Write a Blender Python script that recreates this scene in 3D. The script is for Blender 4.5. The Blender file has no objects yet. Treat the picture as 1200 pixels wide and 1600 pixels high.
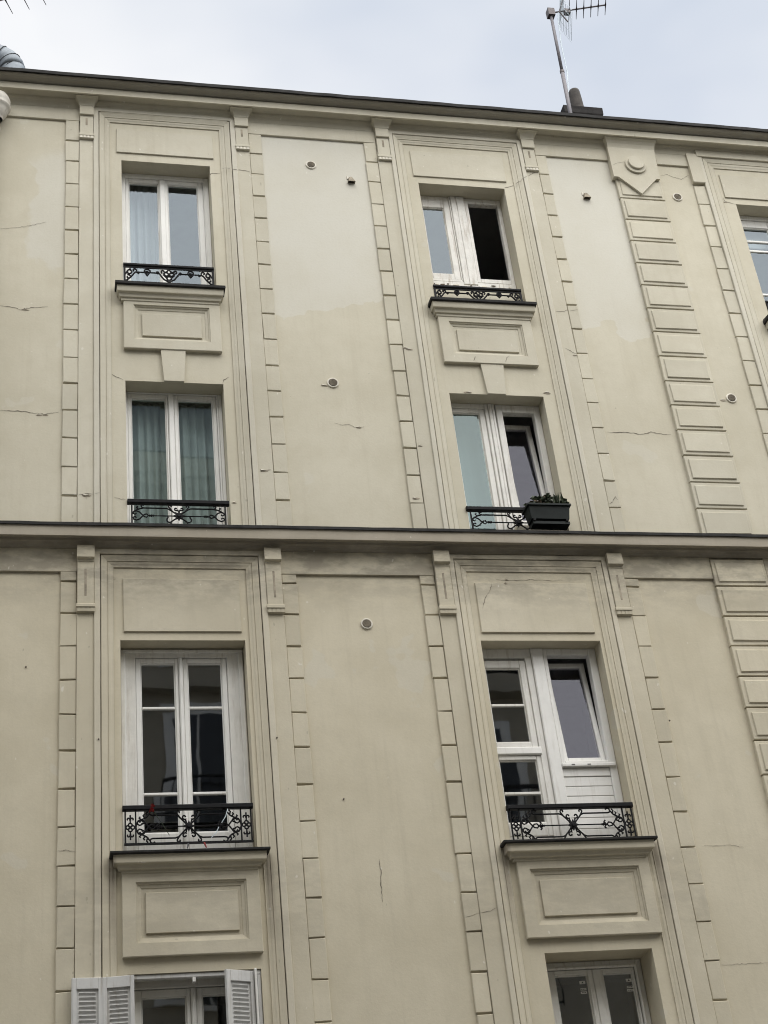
import bpy, math, random
from mathutils import Vector, Matrix
random.seed(7)
S = bpy.context.scene
COL = S.collection

# ------------------------------------------------------------------ camera
CAM_POS = Vector((0.0, -12.0, 1.6))
YAW, PITCH, ROLL, FPX = 0.25996, 0.55139, -0.11796, 2386.9
fwd = Vector((math.sin(YAW)*math.cos(PITCH), math.cos(YAW)*math.cos(PITCH), math.sin(PITCH)))
rgt = Vector((math.cos(YAW), -math.sin(YAW), 0))
upv = rgt.cross(fwd)
r2 = math.cos(ROLL)*rgt + math.sin(ROLL)*upv
u2 = -math.sin(ROLL)*rgt + math.cos(ROLL)*upv
cam = bpy.data.cameras.new('camera')
cam.sensor_fit = 'VERTICAL'; cam.sensor_height = 36.0; cam.lens = FPX/1600*36.0
cam.clip_start = 0.05; cam.clip_end = 2000
co = bpy.data.objects.new('camera', cam); COL.objects.link(co)
m = Matrix((( r2.x, u2.x, -fwd.x, CAM_POS.x), (r2.y, u2.y, -fwd.y, CAM_POS.y), (r2.z, u2.z, -fwd.z, CAM_POS.z), (0,0,0,1)))
co.matrix_world = m
S.camera = co

# ------------------------------------------------------------------ light: overcast sky and a very soft sun
SUN_EL, SUN_AZ = math.radians(55), math.radians(16)      # azimuth measured from -Y (street side) towards +X
w = bpy.data.worlds.new('World'); S.world = w; w.use_nodes = True
nt = w.node_tree; nt.nodes.clear()
out = nt.nodes.new('ShaderNodeOutputWorld'); bg = nt.nodes.new('ShaderNodeBackground')
sky = nt.nodes.new('ShaderNodeTexSky'); sky.sky_type = 'NISHITA'; sky.sun_disc = False
sky.sun_elevation = SUN_EL; sky.sun_rotation = math.radians(180) - SUN_AZ
sky.air_density = 1.0; sky.dust_density = 2.0
tc = nt.nodes.new('ShaderNodeTexCoord')
no = nt.nodes.new('ShaderNodeTexNoise'); no.inputs['Scale'].default_value = 1.1; no.inputs['Detail'].default_value = 5; no.inputs['Roughness'].default_value = 0.55
mp = nt.nodes.new('ShaderNodeMapping'); mp.inputs['Scale'].default_value = (1.0, 1.0, 2.2); mp.inputs['Location'].default_value = (-3.819, -0.819, 2.571)
nt.links.new(tc.outputs['Generated'], mp.inputs['Vector']); nt.links.new(mp.outputs['Vector'], no.inputs['Vector'])
cr = nt.nodes.new('ShaderNodeValToRGB')
cr.color_ramp.elements[0].position = 0.36; cr.color_ramp.elements[0].color = (2.95, 3.45, 4.25, 1)
cr.color_ramp.elements[1].position = 0.62; cr.color_ramp.elements[1].color = (6.0, 6.0, 6.0, 1)
nt.links.new(no.outputs['Fac'], cr.inputs['Fac'])
mx = nt.nodes.new('ShaderNodeMix'); mx.data_type = 'RGBA'; mx.inputs[0].default_value = 0.86
nt.links.new(sky.outputs['Color'], mx.inputs[6]); nt.links.new(cr.outputs['Color'], mx.inputs[7])
nt.links.new(mx.outputs[2], bg.inputs['Color']); bg.inputs['Strength'].default_value = 0.050
nt.links.new(bg.outputs[0], out.inputs['Surface'])
sl = bpy.data.lights.new('sun', 'SUN'); sl.energy = 1.5; sl.angle = math.radians(90); sl.color = (1.0, 0.98, 0.94)
so = bpy.data.objects.new('sun', sl); COL.objects.link(so)
sd = Vector((math.sin(SUN_AZ)*math.cos(SUN_EL), -math.cos(SUN_AZ)*math.cos(SUN_EL), math.sin(SUN_EL)))
so.rotation_euler = sd.to_track_quat('Z', 'Y').to_euler(); so.location = sd*60
S.view_settings.view_transform = 'Standard'; S.view_settings.look = 'None'
S.view_settings.gamma = 1.0; S.view_settings.use_curve_mapping = False
S.view_settings.exposure = 1.83
S.cycles.pixel_filter_type = 'BLACKMAN_HARRIS'; S.cycles.filter_width = 1.05
S.cycles.max_bounces = 5; S.cycles.diffuse_bounces = 3; S.cycles.glossy_bounces = 3; S.cycles.use_adaptive_sampling = True; S.cycles.adaptive_threshold = 0.015; S.cycles.transparent_max_bounces = 8

# ------------------------------------------------------------------ node helpers
class NG:
    def __init__(s, name):
        s.m = bpy.data.materials.new(name); s.m.use_nodes = True
        s.t = s.m.node_tree; s.t.nodes.clear()
        s.out = s.t.nodes.new('ShaderNodeOutputMaterial')
    def n(s, typ, **kw):
        nd = s.t.nodes.new(typ)
        for k, v in kw.items(): setattr(nd, k, v)
        return nd
    def set(s, sock, v):
        if isinstance(v, bpy.types.NodeSocket): s.t.links.new(v, sock)
        else: sock.default_value = v
    def math(s, op, a, b=0.0, c=None, clamp=False):
        nd = s.n('ShaderNodeMath', operation=op, use_clamp=clamp)
        s.set(nd.inputs[0], a); s.set(nd.inputs[1], b)
        if c is not None: s.set(nd.inputs[2], c)
        return nd.outputs[0]
    def step(s, v, lo, hi):
        nd = s.n('ShaderNodeMapRange', interpolation_type='SMOOTHSTEP')
        s.set(nd.inputs[0], v); nd.inputs[1].default_value = lo; nd.inputs[2].default_value = hi
        return nd.outputs[0]
    def pos(s):
        g = s.n('ShaderNodeNewGeometry'); x = s.n('ShaderNodeSeparateXYZ')
        s.t.links.new(g.outputs['Position'], x.inputs[0])
        return g.outputs['Position'], x.outputs[0], x.outputs[1], x.outputs[2]
    def noise(s, vec, scale, detail=4, rough=0.55, sc=None, off=None):
        if sc or off:
            mpn = s.n('ShaderNodeMapping')
            if sc: mpn.inputs['Scale'].default_value = sc
            if off: mpn.inputs['Location'].default_value = off
            s.set(mpn.inputs['Vector'], vec); vec = mpn.outputs[0]
        nd = s.n('ShaderNodeTexNoise'); nd.inputs['Scale'].default_value = scale
        nd.inputs['Detail'].default_value = detail; nd.inputs['Roughness'].default_value = rough
        s.set(nd.inputs['Vector'], vec); return nd.outputs['Fac']
    def mix(s, f, a, b, mode='MIX'):
        nd = s.n('ShaderNodeMix', data_type='RGBA', blend_type=mode)
        s.set(nd.inputs[0], f)
        s.set(nd.inputs[6], a if isinstance(a, bpy.types.NodeSocket) else (*a, 1))
        s.set(nd.inputs[7], b if isinstance(b, bpy.types.NodeSocket) else (*b, 1))
        return nd.outputs[2]
    def bump(s, h, strength, dist):
        nd = s.n('ShaderNodeBump'); nd.inputs['Strength'].default_value = strength; nd.inputs['Distance'].default_value = dist
        s.set(nd.inputs['Height'], h); return nd.outputs[0]
    def rnd(s): return s.n('ShaderNodeObjectInfo').outputs['Random']
    def principled(s, col, rough=0.8, normal=None, metal=0.0, spec=0.5, sub=None):
        p = s.n('ShaderNodeBsdfPrincipled')
        s.set(p.inputs['Base Color'], col if isinstance(col, bpy.types.NodeSocket) else (*col, 1))
        s.set(p.inputs['Roughness'], rough); s.set(p.inputs['Metallic'], metal)
        p.inputs['Specular IOR Level'].default_value = spec
        if normal is not None: s.t.links.new(normal, p.inputs['Normal'])
        s.t.links.new(p.outputs[0], s.out.inputs['Surface']); return s.m

def plaster(name, base, patched, per_obj=0.06):
    g = NG(name); P, x, y, z = g.pos()
    n1 = g.noise(P, 0.9, 5, 0.68); n2 = g.noise(P, 5.0, 4, 0.65); n3 = g.noise(P, 38, 3, 0.65)
    up = g.step(z, 8.93, 8.96)
    dark = tuple(c*k for c, k in zip(base, (0.90, 0.89, 0.87)))
    lite = tuple(min(1, c*k) for c, k in zip(base, (1.04, 1.04, 1.05)))
    col = g.mix(g.step(n1, 0.3, 0.7), dark, lite)
    col = g.mix(up, col, (0.955, 0.98, 1.02), 'MULTIPLY')      # stronger sky light above the string course, painted in as a cooler tint
    col = g.mix(g.math('MULTIPLY', g.step(n2, 0.45, 0.72), 0.34), col, tuple(c*0.86 for c in base))
    # vertical rain wash marks
    ws = g.noise(P, 1.0, 4, 0.7, sc=(9.0, 9.0, 0.40))
    col = g.mix(g.math('MULTIPLY', g.step(ws, 0.5, 0.75), 0.30), col, tuple(c*k for c, k in zip(base, (0.76, 0.75, 0.74))))
    # soot blotches (patchy) below the string course and on the lower aprons
    sb = g.noise(P, 2.6, 4, 0.7, sc=(1, 1, 2.2), off=(3.1, 0, 1.7))
    zz = g.math('MULTIPLY', g.step(z, 8.0, 8.62), g.step(z, 8.85, 8.80))
    if not patched: zz = g.math('ADD', zz, g.math('MULTIPLY', g.math('MULTIPLY', g.step(z, 4.9, 5.3), g.step(z, 5.95, 5.7)), 0.35))
    else: zz = g.math('MULTIPLY', zz, 0.6)
    col = g.mix(g.math('MULTIPLY', g.math('MULTIPLY', g.step(sb, 0.36, 0.62), zz), 0.66), col, (0.25, 0.225, 0.18))
    if patched:
        # later coat of paler paint on the top storey, with a ragged lower edge
        e1 = g.noise(P, 1.6, 3, 0.6, off=(5, 1, 2)); e2 = n2
        ze = g.math('ADD', z, g.math('ADD', g.math('MULTIPLY', g.math('SUBTRACT', e1, 0.5), 1.3), g.math('MULTIPLY', g.math('SUBTRACT', e2, 0.5), 0.22)))
        mz = g.math('MULTIPLY_ADD', g.step(ze, 11.62, 12.9), 0.25, g.math('MULTIPLY', g.step(ze, 11.66, 11.68), 0.72))
        band = lambda a, b: g.math('MULTIPLY', g.math('GREATER_THAN', x, a), g.math('LESS_THAN', x, b))
        xe = g.math('ADD', x, g.math('ADD', g.math('MULTIPLY', g.math('SUBTRACT', e1, 0.5), 0.5), g.math('MULTIPLY', g.math('SUBTRACT', e2, 0.5), 0.12)))
        left = g.math('MULTIPLY', g.step(xe, -0.20, -0.16), g.math('LESS_THAN', x, 0.19))
        left = g.math('MULTIPLY', left, g.math('MULTIPLY', g.step(ze, 12.15, 12.25), g.step(ze, 13.8, 13.4)))
        msk = g.math('MAXIMUM', g.math('MULTIPLY', mz, g.math('MAXIMUM', band(2.27, 3.48), band(5.58, 6.42))), g.math('MULTIPLY', left, 0.7))
        msk = g.math('MULTIPLY', msk, g.math('MULTIPLY_ADD', g.step(n1, 0.3, 0.65), 0.3, 0.7))
        # small roller touch-ups
        msk = g.math('MAXIMUM', msk, g.math('MULTIPLY', g.step(g.math('SUBTRACT', e1, 0.0), 0.665, 0.68), 0.3))
        col = g.mix(msk, col, (0.60, 0.58, 0.508))
    # per piece tint
    if per_obj:
        r = g.math('MULTIPLY_ADD', g.rnd(), per_obj*2, 1 - per_obj)
        cm = g.n('ShaderNodeCombineXYZ')
        for i in range(3): g.set(cm.inputs[i], r)
        col = g.mix(1.0, col, cm.outputs[0], 'MULTIPLY')
    # grain, pale specks and small dark pits
    col = g.mix(g.math('MULTIPLY', g.step(n3, 0.45, 0.7), 0.10), col, tuple(c*0.72 for c in base))
    sp = g.noise(P, 16, 1, 0.5, sc=(1.3, 1.3, 0.8), off=(4, 4, 4))
    col = g.mix(g.math('MULTIPLY', g.step(sp, 0.76, 0.80), 0.55), col, (0.70, 0.67, 0.60))
    col = g.mix(g.math('MULTIPLY', g.step(sp, 0.215, 0.19), 0.45), col, tuple(c*0.5 for c in base))
    # rust and soot runs below the ends of the lower sills
    for xe in (0.610, 1.868, 3.875, 5.238):
        d = g.math('ABSOLUTE', g.math('SUBTRACT', x, g.math('MULTIPLY_ADD', ws, 0.05, xe-0.025)))
        mk = g.math('MULTIPLY', g.step(d, 0.045, 0.012), g.math('MULTIPLY', g.step(z, 4.95, 5.75), g.step(z, 5.90, 5.86)))
        col = g.mix(g.math('MULTIPLY', mk, 0.5), col, (0.17, 0.14, 0.115))
    return g.principled(col, 0.88, g.bump(n3, 0.22, 0.006), spec=0.25)

CREAM = (0.592, 0.540, 0.414)
M = {}
M['wall'] = plaster('cream render', CREAM, True, 0.0)
M['stone'] = plaster('cream moulding', (0.58, 0.532, 0.415), False, 0.03)
M['block'] = plaster('cream block', (0.58, 0.532, 0.413), False, 0.065)
M['sooty'] = plaster('shaded dirty moulding', (0.36, 0.33, 0.27), False, 0.0)  # cyma: shade of its down-facing slope painted in, besides gutter drip dirt
M['dark_stone'] = plaster('darker moulding', (0.40, 0.36, 0.29), False, 0.0)  # darker base tone than the other mouldings, used on the string course
M['pale'] = plaster('pale fillet', (0.605, 0.56, 0.45), False, 0.02)

def simple(name, col, rough=0.6, var=0.15, scale=8, bump=0.2, metal=0.0, spec=0.5, dirt=None, streak=False):
    g = NG(name); P, x, y, z = g.pos()
    n1 = g.noise(P, scale, 5, 0.6)
    c = g.mix(g.step(n1, 0.3, 0.7), tuple(k*(1-var) for k in col), tuple(min(1, k*(1+var)) for k in col))
    if dirt:
        d = g.noise(P, 1.0, 5, 0.65, sc=((26, 26, 2.2) if streak else (9, 9, 9)), off=(3, 3, 1))
        c = g.mix(g.math('MULTIPLY', g.step(d, 0.5, 0.72), dirt[1]), c, dirt[0])
    h = g.noise(P, scale*8, 3, 0.6)
    return g.principled(c, rough, g.bump(h, bump, 0.004), metal, spec)
M['pvc'] = simple('white plastic frame', (0.80, 0.79, 0.755), 0.45, 0.04, 4, 0.08, dirt=((0.50, 0.46, 0.40), 0.30), streak=True)
M['paint'] = simple('old white paint', (0.735, 0.72, 0.675), 0.6, 0.06, 6, 0.3, dirt=((0.40, 0.35, 0.28), 0.42), streak=True)
M['peel'] = simple('peeling white paint', (0.72, 0.70, 0.65), 0.7, 0.08, 9, 0.5, dirt=((0.33, 0.26, 0.19), 0.6), streak=True)
M['iron'] = simple('black cast iron', (0.008, 0.008, 0.009), 0.65, 0.3, 20, 0.4, spec=0.18)
M['zinc'] = simple('dark zinc', (0.028, 0.027, 0.026), 0.75, 0.3, 5, 0.3, spec=0.15, dirt=((0.014, 0.014, 0.013), 0.6))
M['duct'] = simple('galvanised duct', (0.20, 0.225, 0.25), 0.55, 0.12, 6, 0.1, metal=0.35)
M['mast'] = simple('grey steel mast', (0.15, 0.14, 0.15), 0.6, 0.1, 8, 0.1, metal=0.2)
M['alu'] = simple('antenna dark metal', (0.10, 0.085, 0.085), 0.5, 0.15, 8, 0.1, metal=0.3)
M['wire'] = simple('pale wire mesh', (0.62, 0.70, 0.74), 0.5, 0.1, 8, 0.1, metal=0.0)
M['chimney'] = simple('sooty brick', (0.025, 0.023, 0.022), 0.9, 0.4, 9, 0.6, spec=0.2)
M['pot'] = simple('sooty clay pot', (0.055, 0.048, 0.042), 0.9, 0.35, 12, 0.6)
M['pipe'] = simple('painted pipe', (0.52, 0.49, 0.43), 0.6, 0.1, 5, 0.2, dirt=((0.25, 0.22, 0.18), 0.5), streak=True)
M['void'] = simple('dark grille', (0.075, 0.07, 0.062), 0.9, 0.3, 30, 0.5)
M['bare'] = simple('bare plaster', (0.30, 0.26, 0.20), 0.95, 0.3, 12, 0.5)
M['crack'] = simple('crack', (0.15, 0.13, 0.105), 0.95, 0.3, 12, 0.3)
M['flake'] = simple('loose plaster', (0.70, 0.66, 0.57), 0.9, 0.15, 12, 0.6)
M['room'] = simple('room wall', (0.32, 0.31, 0.30), 0.9, 0.1, 2, 0.1)
M['curtain'] = simple('white curtain', (0.34, 0.35, 0.35), 0.9, 0.06, 3, 0.1)
M['curtain_grey'] = simple('grey green curtain', (0.36, 0.385, 0.375), 0.9, 0.08, 3, 0.1)
M['curtain_teal'] = simple('pale blue blind', (0.17, 0.205, 0.205), 0.9, 0.06, 3, 0.1)
M['planter'] = simple('dark green plastic', (0.010, 0.014, 0.013), 0.55, 0.2, 9, 0.15, spec=0.2)
M['soil'] = simple('soil', (0.03, 0.024, 0.018), 0.95, 0.4, 40, 0.8)
M['leaf'] = simple('dark leaf', (0.035, 0.048, 0.022), 0.6, 0.5, 25, 0.2)
M['leaf_dry'] = simple('dry leaf', (0.085, 0.06, 0.035), 0.8, 0.5, 25, 0.2)
M['red'] = simple('red petal', (0.26, 0.025, 0.022), 0.6, 0.3, 30, 0.2)
M['shutter'] = simple('grey white shutter', (0.56, 0.555, 0.535), 0.55, 0.07, 5, 0.2, dirt=((0.30, 0.26, 0.2), 0.5), streak=True)
M['asphalt'] = simple('asphalt', (0.05, 0.05, 0.052), 0.9, 0.25, 12, 0.5)
M['paving'] = simple('paving', (0.24, 0.23, 0.21), 0.85, 0.15, 4, 0.4)
M['facing'] = simple('opposite render', (0.42, 0.38, 0.30), 0.9, 0.12, 1.2, 0.3)
M['dark_glass'] = simple('far dark panes', (0.03, 0.035, 0.04), 0.15, 0.2, 1.5, 0.02)
M['slate'] = simple('opposite zinc roof', (0.20, 0.22, 0.24), 0.6, 0.1, 1.5, 0.2)
M['sticker'] = simple('sticker', (0.75, 0.74, 0.70), 0.6, 0.03, 4, 0.02)
M['ink'] = simple('sticker print', (0.10, 0.10, 0.10), 0.6, 0.1, 9, 0.02)

def glass(name, tint, k, base, wob=0.0015, refl=(0.95, 0.98, 1.0)):
    g = NG(name); P, x, y, z = g.pos()
    # Schlick reflectance, on the outer face of the pane only (so that the thin box does not trap light)
    ge = g.n('ShaderNodeNewGeometry'); dt = g.n('ShaderNodeVectorMath', operation='DOT_PRODUCT')
    g.t.links.new(ge.outputs['Incoming'], dt.inputs[0]); g.t.links.new(ge.outputs['Normal'], dt.inputs[1])
    om = g.math('SUBTRACT', 1.0, g.math('ABSOLUTE', dt.outputs['Value']))
    sch = g.math('MULTIPLY_ADD', g.math('POWER', om, 5.0), 0.96, 0.04)
    fac = g.math('MULTIPLY', g.math('MULTIPLY_ADD', sch, k, base, clamp=True), g.math('SUBTRACT', 1.0, ge.outputs['Backfacing']))
    h = g.noise(P, 1.6, 2, 0.4)
    nb = g.bump(h, 1.0, wob)
    gl = g.n('ShaderNodeBsdfGlossy'); gl.inputs['Roughness'].default_value = 0.015
    gl.inputs['Color'].default_value = (*refl, 1); g.t.links.new(nb, gl.inputs['Normal'])
    tr = g.n('ShaderNodeBsdfTransparent'); tr.inputs['Color'].default_value = (*tint, 1)
    ms = g.n('ShaderNodeMixShader'); g.set(ms.inputs[0], fac)
    g.t.links.new(tr.outputs[0], ms.inputs[1]); g.t.links.new(gl.outputs[0], ms.inputs[2])
    g.t.links.new(ms.outputs[0], g.out.inputs['Surface']); return g.m
M['glass'] = glass('window glass', (0.93, 0.96, 0.97), 1.0, 0.045, refl=(0.80, 0.91, 1.0))
M['glass_teal'] = glass('teal window glass', (0.92, 0.965, 0.965), 1.0, 0.03, refl=(0.82, 0.98, 0.98))
M['glass_veil'] = glass('veiled window glass', (0.92, 0.965, 0.965), 1.0, 0.085, refl=(0.86, 0.98, 0.97))
M['glass_dark'] = glass('clear window glass', (0.80, 0.82, 0.83), 1.0, 0.11, 0.0020, refl=(0.92, 0.96, 1.0))
M['glass_tilt'] = glass('tilted window glass', (0.92, 0.92, 0.95), 1.0, 0.0, refl=(0.84, 0.85, 0.98))

# ------------------------------------------------------------------ mesh helpers
class MB:
    def __init__(s): s.v = []; s.f = []
    def add(s, vs, fs):
        b = len(s.v); s.v += [tuple(v) for v in vs]; s.f += [tuple(i+b for i in f) for f in fs]; return s
    def box(s, x0, x1, y0, y1, z0, z1):
        return s.add([(x0,y0,z0),(x1,y0,z0),(x1,y1,z0),(x0,y1,z0),(x0,y0,z1),(x1,y0,z1),(x1,y1,z1),(x0,y1,z1)],
                     [(0,3,2,1),(4,5,6,7),(0,1,5,4),(1,2,6,5),(2,3,7,6),(3,0,4,7)])
    def block(s, x0, x1, z0, z1, yb, yf, ch=0.005, jit=0.0):     # slab on the wall with chamfered front edges
        J = lambda: random.uniform(-jit, jit)
        c = ch
        q = [(x0,z0),(x1,z0),(x1,z1),(x0,z1)]; i = [(x0+c,z0+c),(x1-c,z0+c),(x1-c,z1-c),(x0+c,z1-c)]
        jj = [(J(), J()) for _ in range(4)]
        if jit > 0.003 and random.random() < 0.3: jj[random.randint(0, 3)] = (random.choice((-1, 1))*0.004, random.uniform(-0.010, 0.010))   # a chipped corner
        vs = [(a,yb,b) for a,b in q] + [(a+jj[k][0],yf+c,b+jj[k][1]) for k,(a,b) in enumerate(q)] + [(a+jj[k][0],yf+J()*0.5,b+jj[k][1]) for k,(a,b) in enumerate(i)]
        fs = [(8,9,10,11)]
        for k in range(4):
            n = (k+1) % 4
            fs += [(k,n,n+4,k+4), (k+4,n+4,n+8,k+8)]
        return s.add(vs, fs)
    def loft(s, c, slices, yb=0.0):      # slices of (z, half width, front y), bottom to top
        b = len(s.v)
        for z, h, y in slices: s.v += [(c-h,yb,z),(c-h,y,z),(c+h,y,z),(c+h,yb,z)]
        n = len(slices)
        for k in range(n-1):
            o = b+4*k
            for a in range(3): s.f.append((o+a,o+a+1,o+a+5,o+a+4))
        s.f.append((b+3,b+2,b+1,b)); o = b+4*(n-1); s.f.append((o,o+1,o+2,o+3)); return s
    def extrude_x(s, prof, xs, jit=0.0):
        b = len(s.v); n = len(prof)
        for x in xs:
            j = random.uniform(-jit, jit); k = random.uniform(-jit, jit)
            s.v += [(x, y+j, z+k) for y, z in prof]
        for i in range(len(xs)-1):
            for a in range(n-1):
                o = b+i*n+a; s.f.append((o, o+n, o+n+1, o+1))
        s.f.append(tuple(range(b, b+n))); s.f.append(tuple(range(b+n*len(xs)-1, b+n*(len(xs)-1)-1, -1))); return s
    def tube(s, pts, r, n=6, cap=True):
        P = [Vector(p) for p in pts]; b = len(s.v); m_ = len(P)
        up = Vector((0.31, -0.94, 0.11)).normalized()
        for i, p in enumerate(P):
            d = (P[min(i+1, m_-1)]-P[max(i-1, 0)])
            d = d.normalized() if d.length > 1e-9 else Vector((0,0,1))
            a = up - d*up.dot(d)
            if a.length < 1e-3: a = Vector((1,0,0)) - d*d.x
            a.normalize(); c = d.cross(a)
            rr = r[i] if isinstance(r, (list, tuple)) else r
            for k in range(n):
                t = 2*math.pi*k/n; s.v.append(tuple(p + a*(rr*math.cos(t)) + c*(rr*math.sin(t))))
        for i in range(m_-1):
            for k in range(n):
                o = b+i*n; s.f.append((o+k, o+(k+1)%n, o+n+(k+1)%n, o+n+k))
        if cap: s.f.append(tuple(range(b+n-1, b-1, -1))); o = b+(m_-1)*n; s.f.append(tuple(range(o, o+n)))
        return s
    def disc(s, cx, cz, r, yb, yf, n=28, ch=0.004):
        b = len(s.v)
        for rr, y in ((r, yb), (r, yf+ch), (r-ch, yf)):
            for k in range(n): t = 2*math.pi*k/n; s.v.append((cx+rr*math.cos(t), y, cz+rr*math.sin(t)))
        for l in range(2):
            for k in range(n): s.f.append((b+l*n+k, b+l*n+(k+1)%n, b+(l+1)*n+(k+1)%n, b+(l+1)*n+k))
        s.f.append(tuple(range(b+2*n, b+3*n))); return s
    def lathe(s, cx, cy, prof, n=24):      # prof of (r, z)
        b = len(s.v)
        for r, z in prof:
            for k in range(n): t = 2*math.pi*k/n; s.v.append((cx+r*math.cos(t), cy+r*math.sin(t), z))
        for l in range(len(prof)-1):
            for k in range(n): s.f.append((b+l*n+k, b+l*n+(k+1)%n, b+(l+1)*n+(k+1)%n, b+(l+1)*n+k))
        return s
    def prism(s, poly, yb, yf):             # polygon in (x,z) extruded along y
        n = len(poly); b = len(s.v)
        s.v += [(x,yb,z) for x,z in poly] + [(x,yf,z) for x,z in poly]
        for k in range(n): s.f.append((b+k, b+(k+1)%n, b+n+(k+1)%n, b+n+k))
        s.f.append(tuple(range(b+n, b+2*n))); return s
    def mesh(s, name):
        me = bpy.data.meshes.new(name); me.from_pydata(s.v, [], s.f); me.validate(); me.update(); return me
    def build(s, name, mat, parent=None, smooth=False, label=None, loc=None):
        import bmesh
        me = s.mesh(name)
        bm = bmesh.new(); bm.from_mesh(me); bmesh.ops.recalc_face_normals(bm, faces=bm.faces); bm.to_mesh(me); bm.free()
        me.materials.append(M[mat] if isinstance(mat, str) else mat)
        if smooth:
            for p in me.polygons: p.use_smooth = True
        o = bpy.data.objects.new(name, me); COL.objects.link(o)
        if parent: o.parent = parent
        if label: o['label'] = label
        if loc: o.location = loc
        return o
def tag(o, label, cat, group=None):
    o['label'] = label; o['category'] = cat
    if group: o['group'] = group
    return o
def structure(o): o['kind'] = 'structure'; return o
def empty(name, loc=(0,0,0)):
    o = bpy.data.objects.new(name, None); COL.objects.link(o); o.location = loc; o.empty_display_size = 0.2; return o
def frange(a, b, st):
    n = max(1, int(round((b-a)/st))); return [a+(b-a)*i/n for i in range(n+1)]

# ------------------------------------------------------------------ street
structure(MB().box(-40, 40, -11.2, -2.2, -0.3, 0.0).build('road', 'asphalt'))
structure(MB().box(-40, 40, -2.2, 8.0, -0.3, 0.12).build('pavement', 'paving'))
structure(MB().box(-40, 40, -30, -11.2, -0.3, 0.12).build('pavement', 'paving'))
structure(MB().box(-400, 400, -400, 400, -0.8, -0.35).build('ground', 'paving'))

# ------------------------------------------------------------------ the facade
B = empty('apartment_building', (4, 0, 0))
tag(B, 'cream rendered apartment facade with moulded window bays under a dark zinc edge', 'building')
class _P:                       # children are modelled in world coordinates
    pass
def part(mb, name, mat, parent=None, smooth=False, label=None):
    o = mb.build(name, mat, None, smooth, label)
    p = parent or B
    o.parent = p
    o.matrix_parent_inverse = Matrix.Translation(-B.location) if p is B else Matrix.Identity(4)
    return o
B.matrix_world = Matrix.Translation((4, 0, 0))

X0, X1 = -7.0, 14.0
OPEN = {  # x0, x1, z0, z1, reveal depth
 'UL': (0.762, 1.708, 11.86, 13.63, 0.26), 'UR': (4.033, 5.034, 11.86, 13.60, 0.26), 'U3': (7.866, 8.866, 11.86, 13.61, 0.26),
 'ML': (0.771, 1.722, 8.93, 10.687, 0.24), 'MR': (4.02, 5.023, 8.93, 10.685, 0.24), 'M3': (7.86, 8.866, 8.93, 10.685, 0.24),
 'LL': (0.695, 1.788, 5.86, 7.858, 0.24), 'LR': (3.96, 5.12, 5.86, 7.86, 0.24), 'L3': (7.80, 8.93, 5.86, 7.86, 0.24),
 'BL': (0.72, 1.76, 2.95, 4.955, 0.24), 'BR': (4.104, 5.045, 2.95, 4.976, 0.34), 'B3': (7.87, 8.85, 2.95, 4.97, 0.3)}
def build_wall():
    xs = sorted({X0, X1} | {v for o in OPEN.values() for v in o[:2]}); zs = sorted({0.1, 14.62} | {v for o in OPEN.values() for v in o[2:4]})
    mb = MB()
    for i in range(len(xs)-1):
        for k in range(len(zs)-1):
            cx, cz = (xs[i]+xs[i+1])/2, (zs[k]+zs[k+1])/2
            if any(o[0] < cx < o[1] and o[2] < cz < o[3] for o in OPEN.values()): continue
            mb.add([(xs[i],0,zs[k]),(xs[i+1],0,zs[k]),(xs[i+1],0,zs[k+1]),(xs[i],0,zs[k+1])], [(0,1,2,3)])
    for x0, x1, z0, z1, d in OPEN.values():
        mb.add([(x0,0,z0),(x0,d,z0),(x0,d,z1),(x0,0,z1)], [(0,1,2,3)]); mb.add([(x1,0,z0),(x1,d,z0),(x1,d,z1),(x1,0,z1)], [(3,2,1,0)])
        mb.add([(x0,0,z1),(x1,0,z1),(x1,d,z1),(x0,d,z1)], [(3,2,1,0)]); mb.add([(x0,0,z0),(x1,0,z0),(x1,d,z0),(x0,d,z0)], [(0,1,2,3)])
    # side and back of the shell, so that no light leaks in
    mb.add([(X0,0,0.1),(X0,9,0.1),(X0,9,14.62),(X0,0,14.62)], [(0,1,2,3)]); mb.add([(X1,0,0.1),(X1,9,0.1),(X1,9,14.62),(X1,0,14.62)], [(0,1,2,3)])
    mb.add([(X0,9,0.1),(X1,9,0.1),(X1,9,14.62),(X0,9,14.62)], [(0,1,2,3)])
    me = mb.mesh('wall'); me.materials.append(M['wall'])
    o = bpy.data.objects.new('wall', me); COL.objects.link(o); o.parent = B; o.matrix_parent_inverse = Matrix.Translation(-B.location)
    return o
wall = build_wall()
def wpart(mb, name, mat, parent, **k):
    o = mb.build(name, mat, None, **k); o.parent = parent; return o
for key, (x0, x1, z0, z1, d) in OPEN.items():
    mb = MB(); a, b, c, e, y1 = x0-0.5, x1+0.5, z0-0.5, z1+0.25, 2.0
    mb.add([(a,d,c),(b,d,c),(b,y1,c),(a,y1,c),(a,d,e),(b,d,e),(b,y1,e),(a,y1,e)], [(0,1,2,3),(4,5,6,7),(1,2,6,5),(2,3,7,6),(3,0,4,7)])
    mb.add([(a,d,c),(x0,d,c),(x0,d,e),(a,d,e)], [(0,1,2,3)]); mb.add([(x1,d,c),(b,d,c),(b,d,e),(x1,d,e)], [(0,1,2,3)])
    mb.add([(x0,d,c),(x1,d,c),(x1,d,z0),(x0,d,z0)], [(0,1,2,3)]); mb.add([(x0,d,z1),(x1,d,z1),(x1,d,e),(x0,d,e)], [(0,1,2,3)])
    part(mb, 'room', 'room')

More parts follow.
